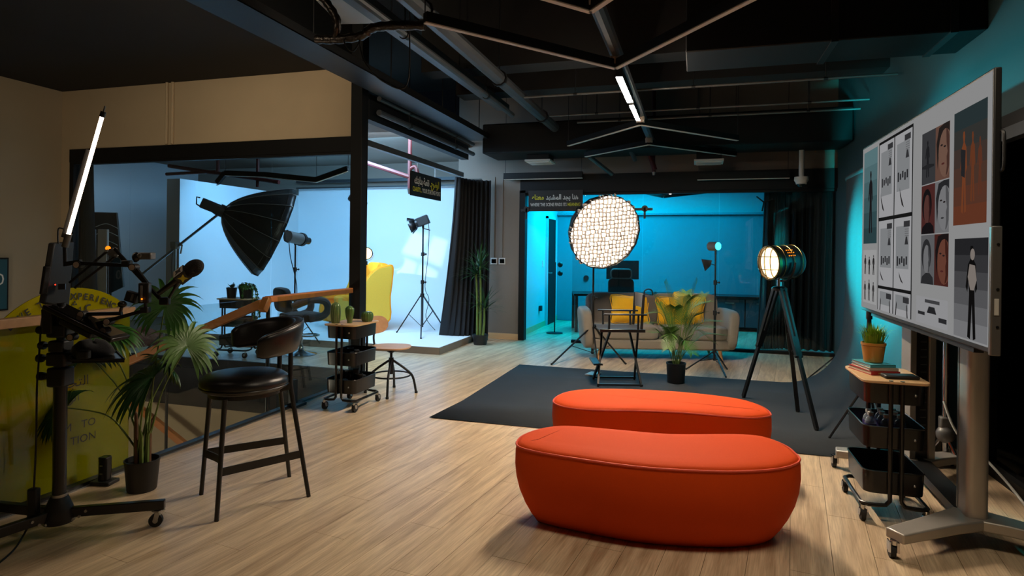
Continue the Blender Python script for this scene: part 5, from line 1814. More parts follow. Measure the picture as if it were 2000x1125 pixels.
MB().tube(smooth_path([(-.06, 0, .37), (-.055, 0, .46), (0, 0, .49), (.055, 0, .46), (.06, 0, .37)], 5), .01, 8).build('handle', 'black_plastic', p)

# ---- small cyan spotlight on its stand
cb = G(1395, 716)
dpt = DEP(cb)
top = PD(1397, 497, dpt)
top = Vector((cb.x, cb.y, top.z))
tripod_stand('light_stand', 'black stand right of the sofa carrying the cyan light', cb, top, [G(1340, 722), G(1420, 722), G(1418, 738)], .2, .1, .013)
hd = PD(1398, 481, dpt)
o = thing('cyan_spotlight', 'small spotlight glowing bright cyan on a black stand', 'light', top)
fd = (-AWAY * .88 + RIGHT * .47).normalized()
MB().cyl(hd - fd * .1, hd + fd * .04, .06, n=18).build('housing', 'silver_dark', o, world=True)
MB().cyl(hd + fd * .035, hd + fd * .045, .05, n=18).build('lens', 'cyan_on', o, world=True)
spot('cyan_spot_beam', hd + (Vector((1.62, 6.55, 1.55)) - hd).normalized() * .12, (1.62, 6.55, 1.55), 1300, (.0, .62, .72), 1.0, .7, .05)
MB().cyl(top, hd, .014).build('spigot', 'black_metal', o, world=True)
fl = PD(1377, 515, dpt)
MB().add([fl + Vector((0, 0, .06)) - RIGHT * .05, fl + Vector((0, 0, .045)) + RIGHT * .09, fl + Vector((0, 0, -.03)) + RIGHT * .07, fl - Vector((0, 0, .1)) - RIGHT * .0], [(0, 1, 2, 3)]).build('flag_shade', 'black_cloth', o, world=True).modifiers.new('thick', 'SOLIDIFY').thickness = .006
MB().bar(fl + RIGHT * .07, PD(1396, 518, dpt), .012, .012).build('flag_arm', 'black_metal', o, world=True)

# ---- big searchlight on a wooden tripod
fa, fb, fc_ = G(1452, 778), G(1595, 843), G(1558, 806)
hubc = (fa + fb + fc_) / 3
hub = PD(1522, 563, 5.78)
o = thing('searchlight', 'large vintage searchlight with lit lens on a black tripod', 'lamp', (hub.x, hub.y, 0))
for f in (fa, fb, fc_):
    d = Vector((f.x - hub.x, f.y - hub.y, 0)).normalized()
    p0 = hub + d * .05
    sd = d.cross(Vector((0, 0, 1)))
    knee = p0.lerp(f, .5)
    lg = MB().bar(p0 + sd * .022, knee + sd * .018, .02, .035).bar(p0 - sd * .022, knee - sd * .018, .02, .035).build('leg', 'black_satin', o, world=True)
    MB().bar(p0.lerp(f, .36), f + Vector((0, 0, .02)), .026, .036).build('lower_leg', 'black_satin', lg, world=True)
    MB().cyl(knee - sd * .035, knee + sd * .035, .012, n=10).build('knob', 'black_metal', lg, world=True)
    MB().cyl(f, f + Vector((0, 0, .025)), .016, n=10).build('foot', 'rubber', lg, world=True)
MB().lathe([(.0, -.02), (.07, -.02), (.07, .0), (.055, .015), (.03, .02), (0, .02)], hub, 20).build('tripod_head', 'black_metal', o, world=True)
hc = PD(1528, 512, 5.75)
hx = (-RIGHT * .965 - AWAY * .25 + Vector((0, 0, -.06))).normalized()
Rh = axes(hx, Vector((0, 0, 1)))
MB().cyl(hub + Vector((0, 0, .02)), hub + Vector((0, 0, .09)), .022).build('neck', 'chrome', o, world=True)
yk = []
for k in range(13):
    a = PI * k / 12
    yk.append(hc + (hx.cross(Vector((0, 0, 1))).normalized()) * (.178 * math.cos(a)) + Vector((0, 0, -.178 * math.sin(a))))
MB().tube(yk, .011, 8).build('yoke', 'black_metal', o, world=True)
drum = MB().lathe([(.0, -.17), (.10, -.17), (.135, -.15), (.15, -.12), (.15, .12), (.158, .125), (.158, .15), (.147, .15), (.143, .11), (.13, .05)], hc, 32, mtx=Rh, caps=False).build('drum', 'black_satin', o, world=True)
MB().lathe([(.15, .118), (.161, .122), (.161, .152), (.147, .154)], hc, 32, mtx=Rh, caps=False).build('front_ring', 'brass', o, world=True)
MB().lathe([(.0, .10), (.07, .105), (.12, .115), (.142, .125)], hc, 32, mtx=Rh, caps=False).build('lens', 'lamp_on', o, world=True)
for k in range(3):
    MB().tube([hc + Rh @ Vector((.158 * math.cos(2 * PI * j / 32), .158 * math.sin(2 * PI * j / 32), -.1 + .09 * k)) for j in range(32)], .004, 6, closed=True).build('band', 'brass', o, world=True)
for k in (-1, 0, 1):
    q = [hc + Rh @ Vector((.155 * math.cos(a), k * .075, .15 + .045 * math.sin(a))) if k == 0 else hc + Rh @ Vector((.13 * math.cos(a), k * .075, .15 + .04 * math.sin(a))) for a in [PI * i / 10 for i in range(11)]]
    MB().tube(q, .004, 6).build('guard_wire', 'brass', o, world=True)
for k in (-1, 1):
    q = [hc + Rh @ Vector((k * .06, .145 * math.cos(a), .15 + .04 * math.sin(a))) for a in [PI * i / 10 for i in range(11)]]
    MB().tube(q, .004, 6).build('guard_wire', 'brass', o, world=True)
up = Vector((0, 0, 1))
sdn = hx.cross(up).normalized()
tocam = (-AWAY + up * .35).normalized()
tocam = (tocam - hx * tocam.dot(hx)).normalized()
th_ = hx.cross(tocam)
mb = MB()
for i in range(4):
    for j in range(3):
        n_ = (tocam * math.cos((j - 1) * .12) + th_ * math.sin((j - 1) * .12) + up * .35).normalized()
        n_ = (n_ - hx * n_.dot(hx)).normalized()
        n_ = (n_ * math.cos((j - 1) * .11) + hx.cross(n_) * math.sin((j - 1) * .11)).normalized()
        p = hc + n_ * .1505 + hx * (-.03 + .02 * i)
        mb.cyl(p, p + n_ * .001, .005, n=8)
d = mb.build('vent_holes', 'amber_on', o, world=True)
d['kind'] = 'stuff'

# ================================================================== LOUNGE BEHIND THE GLASS
c = G(1083, 651)
o = thing('floor_lamp', 'slim black floor lamp with two round heads in the lounge', 'lamp', c)
dl = DEP(c)
MB().lathe([(0, 0), (.15, 0), (.15, .015), (.02, .025), (0, .025)], n=24).build('base', 'black_metal', o)
tp = PD(1089, 512, dl)
MB().cyl((0, 0, .02), (0, 0, tp.z), .012).build('pole', 'black_metal', o)
for y in (517, 534):
    p = PD(1094, y, dl)
    MB().ball(p, .05, 14, 9).build('lamp_head', 'black_metal', o, world=True)
# desk, monitor, office chair, second seat
o = thing('desk', 'dark desk standing in the lounge', 'desk', G(1150, 640))
a, b = PD(1119, 573, 11.7), PD(1330, 575, 11.6)
zt_ = a.z
MB().bar(a, b, .75, .04).build('desktop', 'black_satin', o, world=True)
for p in (a, b):
    for s_ in (-.3, .3):
        q = p.lerp(a if p is b else b, .02) + AWAY * s_
        MB().bar(Vector((q.x, q.y, 0)), Vector((q.x, q.y, zt_)), .05, .05).build('leg', 'black_metal', o, world=True)
o = thing('monitor', 'black monitor on the lounge desk behind the softbox', 'monitor', PD(1215, 571, 11.7))
a = PD(1216, 527, 11.75)
MB().box(a, (.62, .03, .36), rz=YAW).build('panel', 'black_plastic', o, world=True, bevel=.005)
MB().cyl(Vector((a.x, a.y + .03, zt_ + .02)), a + Vector((0, .03, -.1)), .02).box(Vector((a.x, a.y + .03, zt_ + .03)), (.22, .16, .015)).build('foot', 'black_metal', o, world=True)
o = thing('office_chair', 'dark office chair with framed mesh back behind the sofa', 'chair', Vector((PD(1213, 560, 10.9).x, PD(1213, 560, 10.9).y, 0)), YAW)
pp = PD(1213, 535, 10.9)
mb = MB()
ring = [(x, y) for x, y in rrect(.36, .16, .05, 4)]
mb.tube([(x, 0, pp.z + y) for x, y in ring], .012, 8, closed=True)
mb.build('headrest_frame', 'silver_dark', o)
MB().prism(rrect(.33, .13, .04, 4), -.008, .008, mtx=Matrix.Rotation(PI / 2, 3, 'X'), o=(0, 0, pp.z)).build('headrest', 'black_cloth', o)
MB().prism(rrect(.46, .5, .08, 4), -.02, .02, mtx=Matrix.Rotation(PI / 2 - .1, 3, 'X'), o=(0, .0, .78)).build('backrest', 'black_cloth', o, bevel=.01)
MB().cyl((0, .03, .5), (0, .03, pp.z), .02).build('spine', 'black_plastic', o)
soft_box(MB(), (0, -.25, .48), (.5, .5, .1), .4).build('seat', 'black_cloth', o)
MB().cyl((0, -.25, .12), (0, -.25, .44), .03).build('gas_column', 'chrome', o)
for k in range(5):
    a = 2 * PI * k / 5
    e = Vector((.28 * math.cos(a), -.25 + .28 * math.sin(a), .08))
    lg = MB().bar((0, -.25, .12), e, .04, .03).build('base_arm', 'black_plastic', o)
    MB().cyl(e + Vector((-.02, 0, -.05)), e + Vector((.02, 0, -.05)), .03, n=14).build('wheel', 'rubber', lg)
o = thing('lounge_counter', 'long dark counter along the lounge wall right of the sofa', 'counter', (1.0, 12.8, 0))
a, b = PY(1392, 576, 12.7), PY(1515, 578, 12.7)
MB().span((a.x, 12.45, a.z - .05), (2.05, 13.08, a.z)).build('worktop', 'black_satin', o, world=True, bevel=.004)
for k in range(3):
    x0 = a.x + .03 + k * (2.02 - a.x) / 3
    x1 = x0 + (2.02 - a.x) / 3 - .02
    dr_ = MB().span((x0, 12.5, .08), (x1, 13.06, a.z - .055)).build('cabinet', 'paper_teal', o, world=True, bevel=.004)
    MB().span(((x0 + x1) / 2 - .08, 12.48, a.z - .14), ((x0 + x1) / 2 + .08, 12.5, a.z - .125)).build('handle', 'steel', dr_, world=True)
c = PD(1135, 545, 12.6)
tag(MB().cyl((c.x, 13.1, c.z), (c.x, 13.06, c.z), .055, n=20).build('wall_hook', 'black_metal'), 'round black knob on the lounge back wall', 'hook')
p = PX(1060, 515, -2.9)
tag(MB().box((-2.89, p.y, p.z), (.02, .09, .13)).build('wall_switch', 'white_plastic', bevel=.003), 'white switch on the lounge side wall', 'switch')
p = PX(1053, 602, -2.9)
tag(MB().box((-2.87, p.y, p.z), (.05, .1, .1)).build('wall_charger', 'black_plastic', bevel=.006), 'black plug in the socket of the lounge side wall', 'plug')
q = PY(1492, 395, 10.12)
o = thing('wall_bracket', 'black spoked bracket at the edge of the lounge curtain', 'bracket', q)
for k in range(3):
    a = .35 + k * 2.09
    MB().bar((0, 0, 0), (.14 * math.cos(a), 0, .14 * math.sin(a)), .012, .02).build('spoke', 'black_metal', o)
o = thing('line_lamp', 'black V line lamp under the lounge ceiling', 'ceiling light', PY(1296, 384, 11.2))
zz = [PY(1240, 371, 11.2), PY(1296, 383, 11.2), PY(1395, 372, 11.2)]
for a, b in zip(zz, zz[1:]):
    MB().bar(a, b, .06, .07).build('profile', 'black_paint', o, world=True)
for p in (zz[0], zz[2]):
    MB().cyl(p, (p.x, p.y, 2.86), .004, n=6).build('hanger', 'black_metal', o, world=True)
# ---- cyan panel lights on a stand behind the big screen, washing the paper and the wall
lp = Vector((1.275, 5.30, 1.5))
tripod_stand('light_stand', 'black stand hidden behind the big screen under the cyan panels', (lp.x, lp.y, .1), (lp.x, lp.y, 2.05), [(1.05, 5.5, .012), (1.4, 5.55, .1), (1.4, 5.1, .03)], .4, .1, .013)
o = thing('panel_light', 'cyan strip lights with barn doors behind the big screen', 'light', (lp.x, lp.y, 1.2))
pa = Vector((math.sin(.35), math.cos(.35), 0))
sdv = Vector((pa.y, -pa.x, 0))
MB().box(lp, (.6, .06, .04), mtx=axes(pa, Vector((0, 0, 1)))).build('housing', 'black_plastic', o, world=True, bevel=.004)
lf = lp - sdv * .03 + pa * .02
ld = Vector((math.sin(.205), math.cos(.205), 0))
MB().bar(lf, lf + ld * .42, .006, .7).build('barn_door', 'black_metal', o, world=True)
area('panel_light_beam', lp + pa * .03, lp + pa, .03, .5, 140, (.0, .72, .80), 1.5)
lp2 = Vector((1.44, 5.2, 2.12))
pb = (Vector((1.95, 6.0, 2.95)) - lp2).normalized()
MB().box(lp2, (.2, .2, .04), mtx=axes(pb, Vector((0, 0, 1)))).build('upper_housing', 'black_plastic', o, world=True, bevel=.006)
MB().cyl((lp.x, lp.y, 1.45), lp2, .012).build('yoke', 'black_metal', o, world=True)
area('panel_light_beam', lp2 + pb * .03, lp2 + pb, .18, .18, 2.5, (.0, .70, .78), 1.2)
# ================================================================== STUDIO BEHIND THE GLASS
# ---- deep parabolic softbox on a boom
dS = 8.7
apex = PD(434, 412, dS)
opc = PD(534, 460, dS)
axd = (opc - apex).normalized() + AWAY * .52
axd.normalize()
Rm = axes(axd, AWAY)
o = thing('boom_stand', 'light stand with long boom arm holding the black parabolic softbox', 'light stand', (0, 0, 0))
cl = PD(342, 479, dS)
base = Vector((cl.x, cl.y, 0))
o.location = base
FRAME[o] = Matrix.Translation(base)
MB().cyl(base + Vector((0, 0, .05)), cl, .018).build('column', 'chrome', o, world=True)
for k in range(3):
    a = .4 + k * 2.09
    f = base + Vector((.5 * math.cos(a), .5 * math.sin(a), .01))
    MB().bar(base + Vector((0, 0, .45)), f, .022, .014).build('leg', 'black_metal', o, world=True)
MB().bar(PD(272, 540, dS), PD(436, 411, dS), .028, .028).build('boom_arm', 'pipe_grey', o, world=True)
MB().box(cl, (.09, .08, .1)).cyl(cl, cl + RIGHT * .09, .012).tube([cl + RIGHT * .07 + Vector((0, 0, .03)), cl + RIGHT * .1, cl + RIGHT * .08 + Vector((0, 0, -.12))], .012).build('clamp', 'steel', o, world=True)
q = smooth_path([cl + Vector((-.03, 0, -.05)), cl + Vector((-.06, 0, -.3)), cl + Vector((-.04, 0, -.6))], 5)
MB().tube(q, .006, 6).build('cable', 'black_plastic', o, world=True)
o = thing('parabolic_softbox', 'huge black parabolic softbox seen through the studio glass', 'softbox', apex)
Rr_, Ln = .69, .72
N_ = 16
rings = []
prof = []
for i in range(13):
    t = max(.012, i / 12)
    prof.append((Rr_ * t ** .58, Ln * t))
prof += [(Rr_ * 1.0, Ln + .06)]
for r, z in prof:
    ring = []
    for j in range(N_ * 3):
        a = 2 * PI * j / (N_ * 3)
        k = 1 - .03 * abs(math.sin(a * N_ / 2))
        ring.append(apex + Rm @ Vector((r * k * math.cos(a), r * k * math.sin(a), z)))
    rings.append(ring)
sk = MB().loft(rings, caps=False).build('fabric_shell', 'softbox_skin', o, world=True, angle=1.0)
sk.modifiers.new('thick', 'SOLIDIFY').thickness = .005
for j in range(N_):
    a = 2 * PI * j / N_
    MB().tube([apex + Rm @ Vector((r * 1.004 * math.cos(a), r * 1.004 * math.sin(a), z)) for r, z in prof], .0045, 5).build('seam_rib', 'silver_dark', o, world=True)
MB().add([apex + Rm @ Vector((Rr_ * .97 * math.cos(2 * PI * j / 32), Rr_ * .97 * math.sin(2 * PI * j / 32), Ln - .04)) for j in range(32)], [tuple(range(32))]).build('diffuser', 'grid_cloth', o, world=True, flat=True)
hd = apex - axd * .16
MB().box(hd, (.15, .13, .26), mtx=Rm).build('lamp_head', 'black_plastic', o, world=True, bevel=.012)
MB().cyl(apex - axd * .04, apex + axd * .02, .09, n=20).build('speed_ring', 'black_metal', o, world=True)
hb = apex - axd * .3
MB().tube([hb + Vector((0, 0, .06)), hb - axd * .05 + Vector((0, 0, .05)), hb - axd * .05 - Vector((0, 0, .05)), hb - Vector((0, 0, .06))], .01, 8).build('rear_handle', 'black_metal', o, world=True)
MB().bar(hd - Vector((0, 0, .05)), PD(425, 420, dS), .03, .03).build('bracket', 'black_metal', o, world=True)

# ---- spotlight with projection snoot (throws the window pattern)
dP = 9.0
b0 = PD(575, 640, dP)
cb = Vector((b0.x, b0.y, .1))
top = Vector((cb.x, cb.y, PD(575, 478, dP).z))
tripod_stand('light_stand', 'black stand behind the dark lounge chair under the projector spotlight', cb, top, [cb + Vector((.36, .1, 0)), cb + Vector((-.3, .25, 0)), cb + Vector((-.08, -.38, 0))], .5, .1, .014)
tgt = PY(826, 522, YC)
hc_ = PD(581, 466, dP)
ax = (tgt - hc_).normalized()
hA, hB = hc_ - ax * .2, hc_ + ax * .24
o = thing('projector_spotlight', 'grey studio spotlight with a lens snoot on a stand', 'light', top)
MB().cyl(hA, hA.lerp(hB, .6), .085, n=20).build('body', 'silver_dark', o, world=True)
MB().cyl(hA.lerp(hB, .6), hA.lerp(hB, .7), .10, n=20).build('mount_ring', 'black_plastic', o, world=True)
MB().cyl(hA.lerp(hB, .68), hB, .07, .05, n=18, caps=False).build('snoot', 'black_satin', o, world=True)
MB().cyl(hB - ax * .02, hB, .052, .054, n=16, caps=False).build('lens_ring', 'brass', o, world=True)
MB().tube([hA + Vector((0, 0, .085)), hA - ax * .06 + Vector((0, 0, .07)), hA - ax * .06 - Vector((0, 0, .07)), hA - Vector((0, 0, .085))], .012, 8).build('rear_handle', 'black_metal', o, world=True)
MB().cyl(top, hA.lerp(hB, .35), .02).build('yoke', 'black_metal', o, world=True)
q = smooth_path([hA + Vector((.02, 0, -.08)), hA + Vector((.05, 0, -.3)), top + Vector((.03, 0, -.6)), top + Vector((.02, 0, -1.0))], 5)
MB().tube(q, .006, 6).build('cable', 'black_plastic', o, world=True)
# gobo projector: lamp behind a slide with four panes cut out
src = hB - ax * .095
gd = (tgt - src).normalized()
rgt = gd.cross(Vector((0, 0, 1))).normalized()
upv = rgt.cross(gd)
GZ = .10
dist = (tgt - src).length
sc_g = GZ / dist


def wall_pt(px, py):
    p = PY(px, py, YC)
    d = p - src
    return src + d * (GZ / d.dot(gd))


panes = [[(784, 494), (806, 452), (838, 459), (820, 505)], [(828, 507), (846, 462), (875, 470), (862, 521)], [(768, 530), (782, 500), (815, 514), (800, 565)], [(802, 566), (822, 515), (855, 531), (838, 578)]]
panes_g = []
for pn_ in panes:
    panes_g.append([((wall_pt(*p) - src - gd * GZ).dot(rgt), (wall_pt(*p) - src - gd * GZ).dot(upv)) for p in pn_])
# slide: disc with four holes, triangulated as strips of small cells that are kept outside the panes


def inside(pt, poly):
    c = False
    for i in range(len(poly)):
        (x0, y0), (x1, y1) = poly[i - 1], poly[i]
        if (y0 > pt[1]) != (y1 > pt[1]) and pt[0] < (x1 - x0) * (pt[1] - y0) / (y1 - y0) + x0:
            c = not c
    return c


ext = max(max(abs(u), abs(v)) for p in panes_g for u, v in p) * 1.6
mb = MB()
K = 120
for i in range(K):
    for j in range(K):
        u, v = (i + .5) / K * 2 * ext - ext, (j + .5) / K * 2 * ext - ext
        if not any(inside((u, v), p) for p in panes_g):
            h = ext / K
            mb.add([src + gd * GZ + rgt * (u + a * h) + upv * (v + b * h) for a, b in ((-1, -1), (1, -1), (1, 1), (-1, 1))], [(0, 1, 2, 3)])
mb.build('gobo_slide', 'black_paint', o, world=True, flat=True)
mb = MB()
mb.tube([src - gd * .03, src + gd * GZ], [ext * 1.05, ext * 1.05], 20, caps=False)
mb.build('gobo_tube', 'black_paint', o, world=True)
sp = spot('projector_beam', src, tgt, 230, (.75, .85, 1.0), 2 * math.atan(ext / GZ) * .98, .05, .0015)

# ---- barn-door light on a tripod
cb = G(824, 648, .1)
dB = DEP(cb)
top = Vector((cb.x, cb.y, PD(826, 446, dB).z))
tripod_stand('light_stand', 'black tripod stand on the cyclorama floor under the barn-door light', cb, top, [G(775, 650, .1), G(822, 662, .1), G(862, 633, .1)], .62, .1, .017)
o = thing('barn_door_light', 'black studio light with barn doors on the tripod', 'light', top)
a, b = PD(812, 437, dB), PD(835, 428, dB)
ax = (b - a).normalized()
Rb = axes(ax, Vector((0, 0, 1)))
MB().box(a.lerp(b, .62), (.15, .15, .2), mtx=Rb).build('housing', 'black_plastic', o, world=True, bevel=.01)
MB().cyl(a, a.lerp(b, .2), .075, n=18).build('front_ring', 'black_metal', o, world=True)
for k in range(4):
    an = PI / 2 * k + .4
    rd = Rb @ Vector((math.cos(an), math.sin(an), 0))
    sd = Rb @ Vector((-math.sin(an), math.cos(an), 0))
    h0 = a + rd * .075
    f_ = MB().add([h0 - sd * .05, h0 + sd * .05, h0 + sd * .085 + rd * .05 - ax * .11, h0 - sd * .085 + rd * .05 - ax * .11], [(0, 1, 2, 3)]).build('barn_door', 'black_metal', o, world=True)
    f_.modifiers.new('thick', 'SOLIDIFY').thickness = .004
MB().cyl(top, a.lerp(b, .6), .02).bar(top, top + RIGHT * .12 + Vector((0, 0, -.03)), .015, .015).build('yoke', 'black_metal', o, world=True)
q = smooth_path([b, PD(838, 450, dB), PD(836, 500, dB), PD(830, 560, dB), PD(838, 585, dB), PD(832, 620, dB), PD(850, 645, dB)], 5)
MB().tube(q, .005, 6).build('cable', 'black_plastic', o, world=True)

# ---- round lamp on a small tripod behind the yellow chair
c = PD(716, 495, 11.2)
o = thing('round_lamp', 'round lit lamp on a black tripod behind the yellow wing chair', 'lamp', (c.x, c.y, .1))
fd = (-AWAY * .9 + RIGHT * .1).normalized()
MB().cyl(c + fd * .03, c + fd * .04, .10, n=24).build('lens', 'lamp_on', o, world=True)
MB().lathe([(.0, -.14), (.07, -.13), (.11, -.06), (.115, .03), (.108, .04), (.105, -.0)], c, 24, mtx=axes(fd), caps=False).build('housing', 'black_satin', o, world=True)
MB().tube([c + RIGHT * .13 * math.cos(a) + Vector((0, 0, -.14 * math.sin(a))) for a in [PI * k / 10 for k in range(11)]], .007, 8).build('yoke', 'steel', o, world=True)
nk = c + Vector((0, 0, -.24))
MB().cyl(c + Vector((0, 0, -.14)), nk, .02).build('neck', 'black_metal', o, world=True)
for k in range(3):
    a = .5 + k * 2.09
    f = Vector((c.x + .2 * math.cos(a), c.y + .2 * math.sin(a), .1))
    MB().bar(nk, f, .03, .03).build('leg', 'black_metal', o, world=True)

# ---- yellow wing chair
wc = G(712, 640, .1)
wc = Vector((wc.x, wc.y, .1)) - AWAY * .22 - RIGHT * .16
fwd = (-RIGHT * .84 - AWAY * .54).normalized()
rz = math.atan2(fwd.y, fwd.x) + PI / 2
o = thing('wing_chair', 'yellow wing armchair standing on the white cyclorama floor', 'armchair', wc, rz)
# local: front is -Y, width along X
o.scale = (1.14, 1.14, 1.06)
soft_box(MB(), (0, -.06, .32), (.56, .62, .2), .4).build('seat_cushion', 'wing_yellow', o, angle=1.2)
MB().span((-.33, -.30, .12), (.33, .34, .28)).build('base', 'wing_yellow', o, bevel=.03)
b = soft_box(MB(), (0, 0, 0), (.66, .16, .84), .3)
Rr = Matrix.Rotation(-.16, 3, 'X')
b.v = [tuple(Rr @ Vector(v) + Vector((0, .34, .675))) for v in b.v]
b.build('backrest', 'wing_yellow', o, angle=1.2)
for sg in (-1, 1):
    # side panel with wing and arm as one padded outline
    out = [(.40, .10), (.46, .55), (.50, 1.02), (.40, 1.05), (.24, 1.0), (.10, .86), (.04, .70), (-.02, .60), (-.20, .55), (-.34, .56), (-.37, .50), (-.34, .12)]
    q = [(p.x, p.y) for p in smooth_path([(a, b_, 0) for a, b_ in out], 4, True)]
    MB().prism(q, -.045, .045, mtx=Matrix(((0, 0, 1), (1, 0, 0), (0, 1, 0))), o=(sg * .35, 0, 0)).build('side_wing', 'wing_yellow', o, bevel=.02, seg=3)
    MB().prism([(p[0] * .94 + .005, p[1] * .96 + .02) for p in q], .0, .012, mtx=Matrix(((0, 0, 1), (1, 0, 0), (0, 1, 0))), o=(sg * .35 + (.036 if sg > 0 else -.048), 0, 0)).build('side_cover', 'yellow_leaf', o, bevel=.004)
    soft_box(MB(), (sg * .33, -.2, .53), (.14, .36, .12), .6).build('arm_roll', 'wing_yellow', o, angle=1.3)
    for y in (-.26, .3):
        MB().cyl((sg * .27, y, 0), (sg * .26, y, .13), .014, .022).build('leg', 'black_satin', o)

# ---- dark swivel lounge chair with chrome foot
lc = G(588, 692)
o = thing('lounge_chair', 'dark padded swivel chair with loop arms and a chrome trumpet foot', 'chair', lc, 2.576)
MB().lathe([(0, 0), (.215, 0), (.215, .008), (.17, .018), (.09, .035), (.05, .06), (.03, .1), (.028, .14), (0, .14)], n=32).build('trumpet_foot', 'chrome', o)
MB().cyl((0, 0, .12), (0, 0, .46), .025).build('gas_column', 'chrome', o)
MB().tube([(.13 * math.cos(2 * PI * k / 24), -.12 + .13 * math.sin(2 * PI * k / 24), .26) for k in range(24)], .012, 8, closed=True).build('foot_ring', 'chrome', o)
soft_box(MB(), (0, 0, .53), (.52, .52, .13), .45).build('seat', 'black_cloth', o, angle=1.3)
b = soft_box(MB(), (0, 0, 0), (.5, .11, .34), .45)
Rr = Matrix.Rotation(-.12, 3, 'X')
b.v = [tuple(Rr @ Vector(v) + Vector((0, .27, .78))) for v in b.v]
b.build('backrest', 'black_cloth', o, angle=1.3)
for sg in (-1, 1):
    q = smooth_path([(sg * .27, .24, .70), (sg * .29, .0, .78), (sg * .29, -.2, .76), (sg * .29, -.26, .66), (sg * .28, -.2, .56), (sg * .27, .0, .52)], 5)
    MB().tube(q, .05, 10).build('arm_loop', 'black_cloth', o)

# ---- pots on the studio trolley
tx, ty = -6.05, 7.05
o = thing('potted_plant', 'small leafy plant in a grey pot on the studio trolley', 'plant', (tx - .1, ty - .02, .7975))
MB().lathe([(0, 0), (.055, 0), (.07, .13), (.072, .14), (.062, .14), (.058, .12), (0, .12)], n=20).build('pot', 'black_plastic', o)
random.seed(21)
mb = MB()
for k in range(40):
    a, el = random.uniform(0, 2 * PI), random.uniform(.2, 1.4)
    d = Vector((math.cos(a) * math.cos(el), math.sin(a) * math.cos(el), math.sin(el)))
    leaf_strip(mb, Vector((0, 0, .12)) + d * random.uniform(.0, .06), d, (0, 0, 1), .05, .012, .3, 3)
mb.build('foliage', 'leaf_dark', o)
o = thing('trailing_ivy', 'trailing ivy in a dark pot hanging over the studio trolley', 'plant', (tx + .11, ty + .02, .7975))
MB().lathe([(0, 0), (.08, 0), (.1, .15), (.102, .165), (.092, .165), (.088, .14), (0, .14)], n=20).build('pot', 'black_plastic', o)


def ivy_leaf(mb, p, d, s):
    d = Vector(d).normalized()
    u = Vector((0, 0, 1)) - d * d.z
    u = u.normalized() if u.length > .1 else AWAY.copy()
    x = d.cross(u)
    pts_ = [(0, 0), (.5, .25), (.35, .6), (0, 1.1), (-.35, .6), (-.5, .25)]
    mb.add([p + x * (a * s) - u * (b * s) + d * (.15 * s * (1 - abs(a))) for a, b in pts_], [tuple(range(6))])


mb = MB()
for k in range(120):
    a = random.uniform(0, 2 * PI)
    r = .12 * math.sqrt(random.random())
    p = Vector((r * math.cos(a), r * math.sin(a), .15 + random.uniform(0, .11) * (1 - r / .16)))
    ivy_leaf(mb, p, (math.cos(a), math.sin(a), random.uniform(-.2, .8)), random.uniform(.028, .045))
mb.build('foliage', 'leaf', o)
for k, (a, L) in enumerate(((-.3, .42), (.1, .5), (.5, .36), (-1.2, .22))):
    q = smooth_path([(0.05 * math.cos(a), .05 * math.sin(a), .16), (.13 * math.cos(a), .13 * math.sin(a), .13), (.16 * math.cos(a), .16 * math.sin(a), -.1), (.17 * math.cos(a), .15 * math.sin(a) + .02, .12 - L)], 6)
    st = MB().tube(q, .003, 5).build('vine', 'stem', o)
    mb = MB()
    for p in q[4:]:
        for _ in range(2):
            b = random.uniform(0, 2 * PI)
            ivy_leaf(mb, p, (math.cos(b), math.sin(b), .2), random.uniform(.026, .042))
    mb.build('vine_leaves', 'leaf', st)
tag(MB().ball((tx - .02, ty - .14, .19), .012, 8, 6).build('status_light', 'spark_green'), 'tiny green status light on the studio trolley', 'light')

# ---- things at the left of the studio
a, b = PD(183, 415, 9.6), PD(238, 566, 9.6)
o = thing('fabric_flag', 'tall black fabric panel with white arcs leaning in the studio', 'panel', (a.x, a.y, 0))
P4 = [PD(183, 415, 9.7), PD(228, 416, 9.7), PD(241, 560, 9.5), PD(216, 572, 9.5), PD(205, 578, 9.5), PD(178, 580, 9.5)]
nb = AWAY * .03
MB().add(P4 + [p + nb for p in P4], [(0, 1, 2, 3, 4, 5), (11, 10, 9, 8, 7, 6)] + [(i, (i + 1) % 6, (i + 1) % 6 + 6, i + 6) for i in range(6)]).build('fabric', 'black_cloth', o, world=True)
MB().tube([P4[5], P4[0], P4[1], P4[2]], .012, 8).build('rim', 'silver_dark', o, world=True)
for y0 in (437, 452, 470):
    MB().tube(smooth_path([PD(187, y0 + 6, 9.64), PD(208, y0, 9.64), PD(230, y0 + 9, 9.6)], 5), .005, 5).build('arc_stripe', 'white_plastic', o, world=True)
MB().cyl(P4[5].lerp(P4[3], .3), Vector((P4[5].x, P4[5].y, 0)), .014).cyl(P4[3], Vector((P4[3].x, P4[3].y, 0)), .014).build('leg', 'black_metal', o, world=True)
for lab, x0, x1, mm in (('grey rolled backdrop, left of two beside the black fabric panel', 166, 184, 'silver_dark'), ('pale rolled backdrop, right of two beside the black fabric panel', 193, 209, 'rail_grey')):
    a, b = PD(x0, 448, 9.2), PD(x1, 640, 9.2)
    tag(MB().box(((a.x + b.x) / 2, (a.y + b.y) / 2, a.z / 2), ((b - a).dot(RIGHT), .05, a.z), rz=YAW)  .build('rolled_backdrop', mm, bevel=.006), lab, 'backdrop')
c = G(278, 672)
mb = MB()
random.seed(4)
rings = []
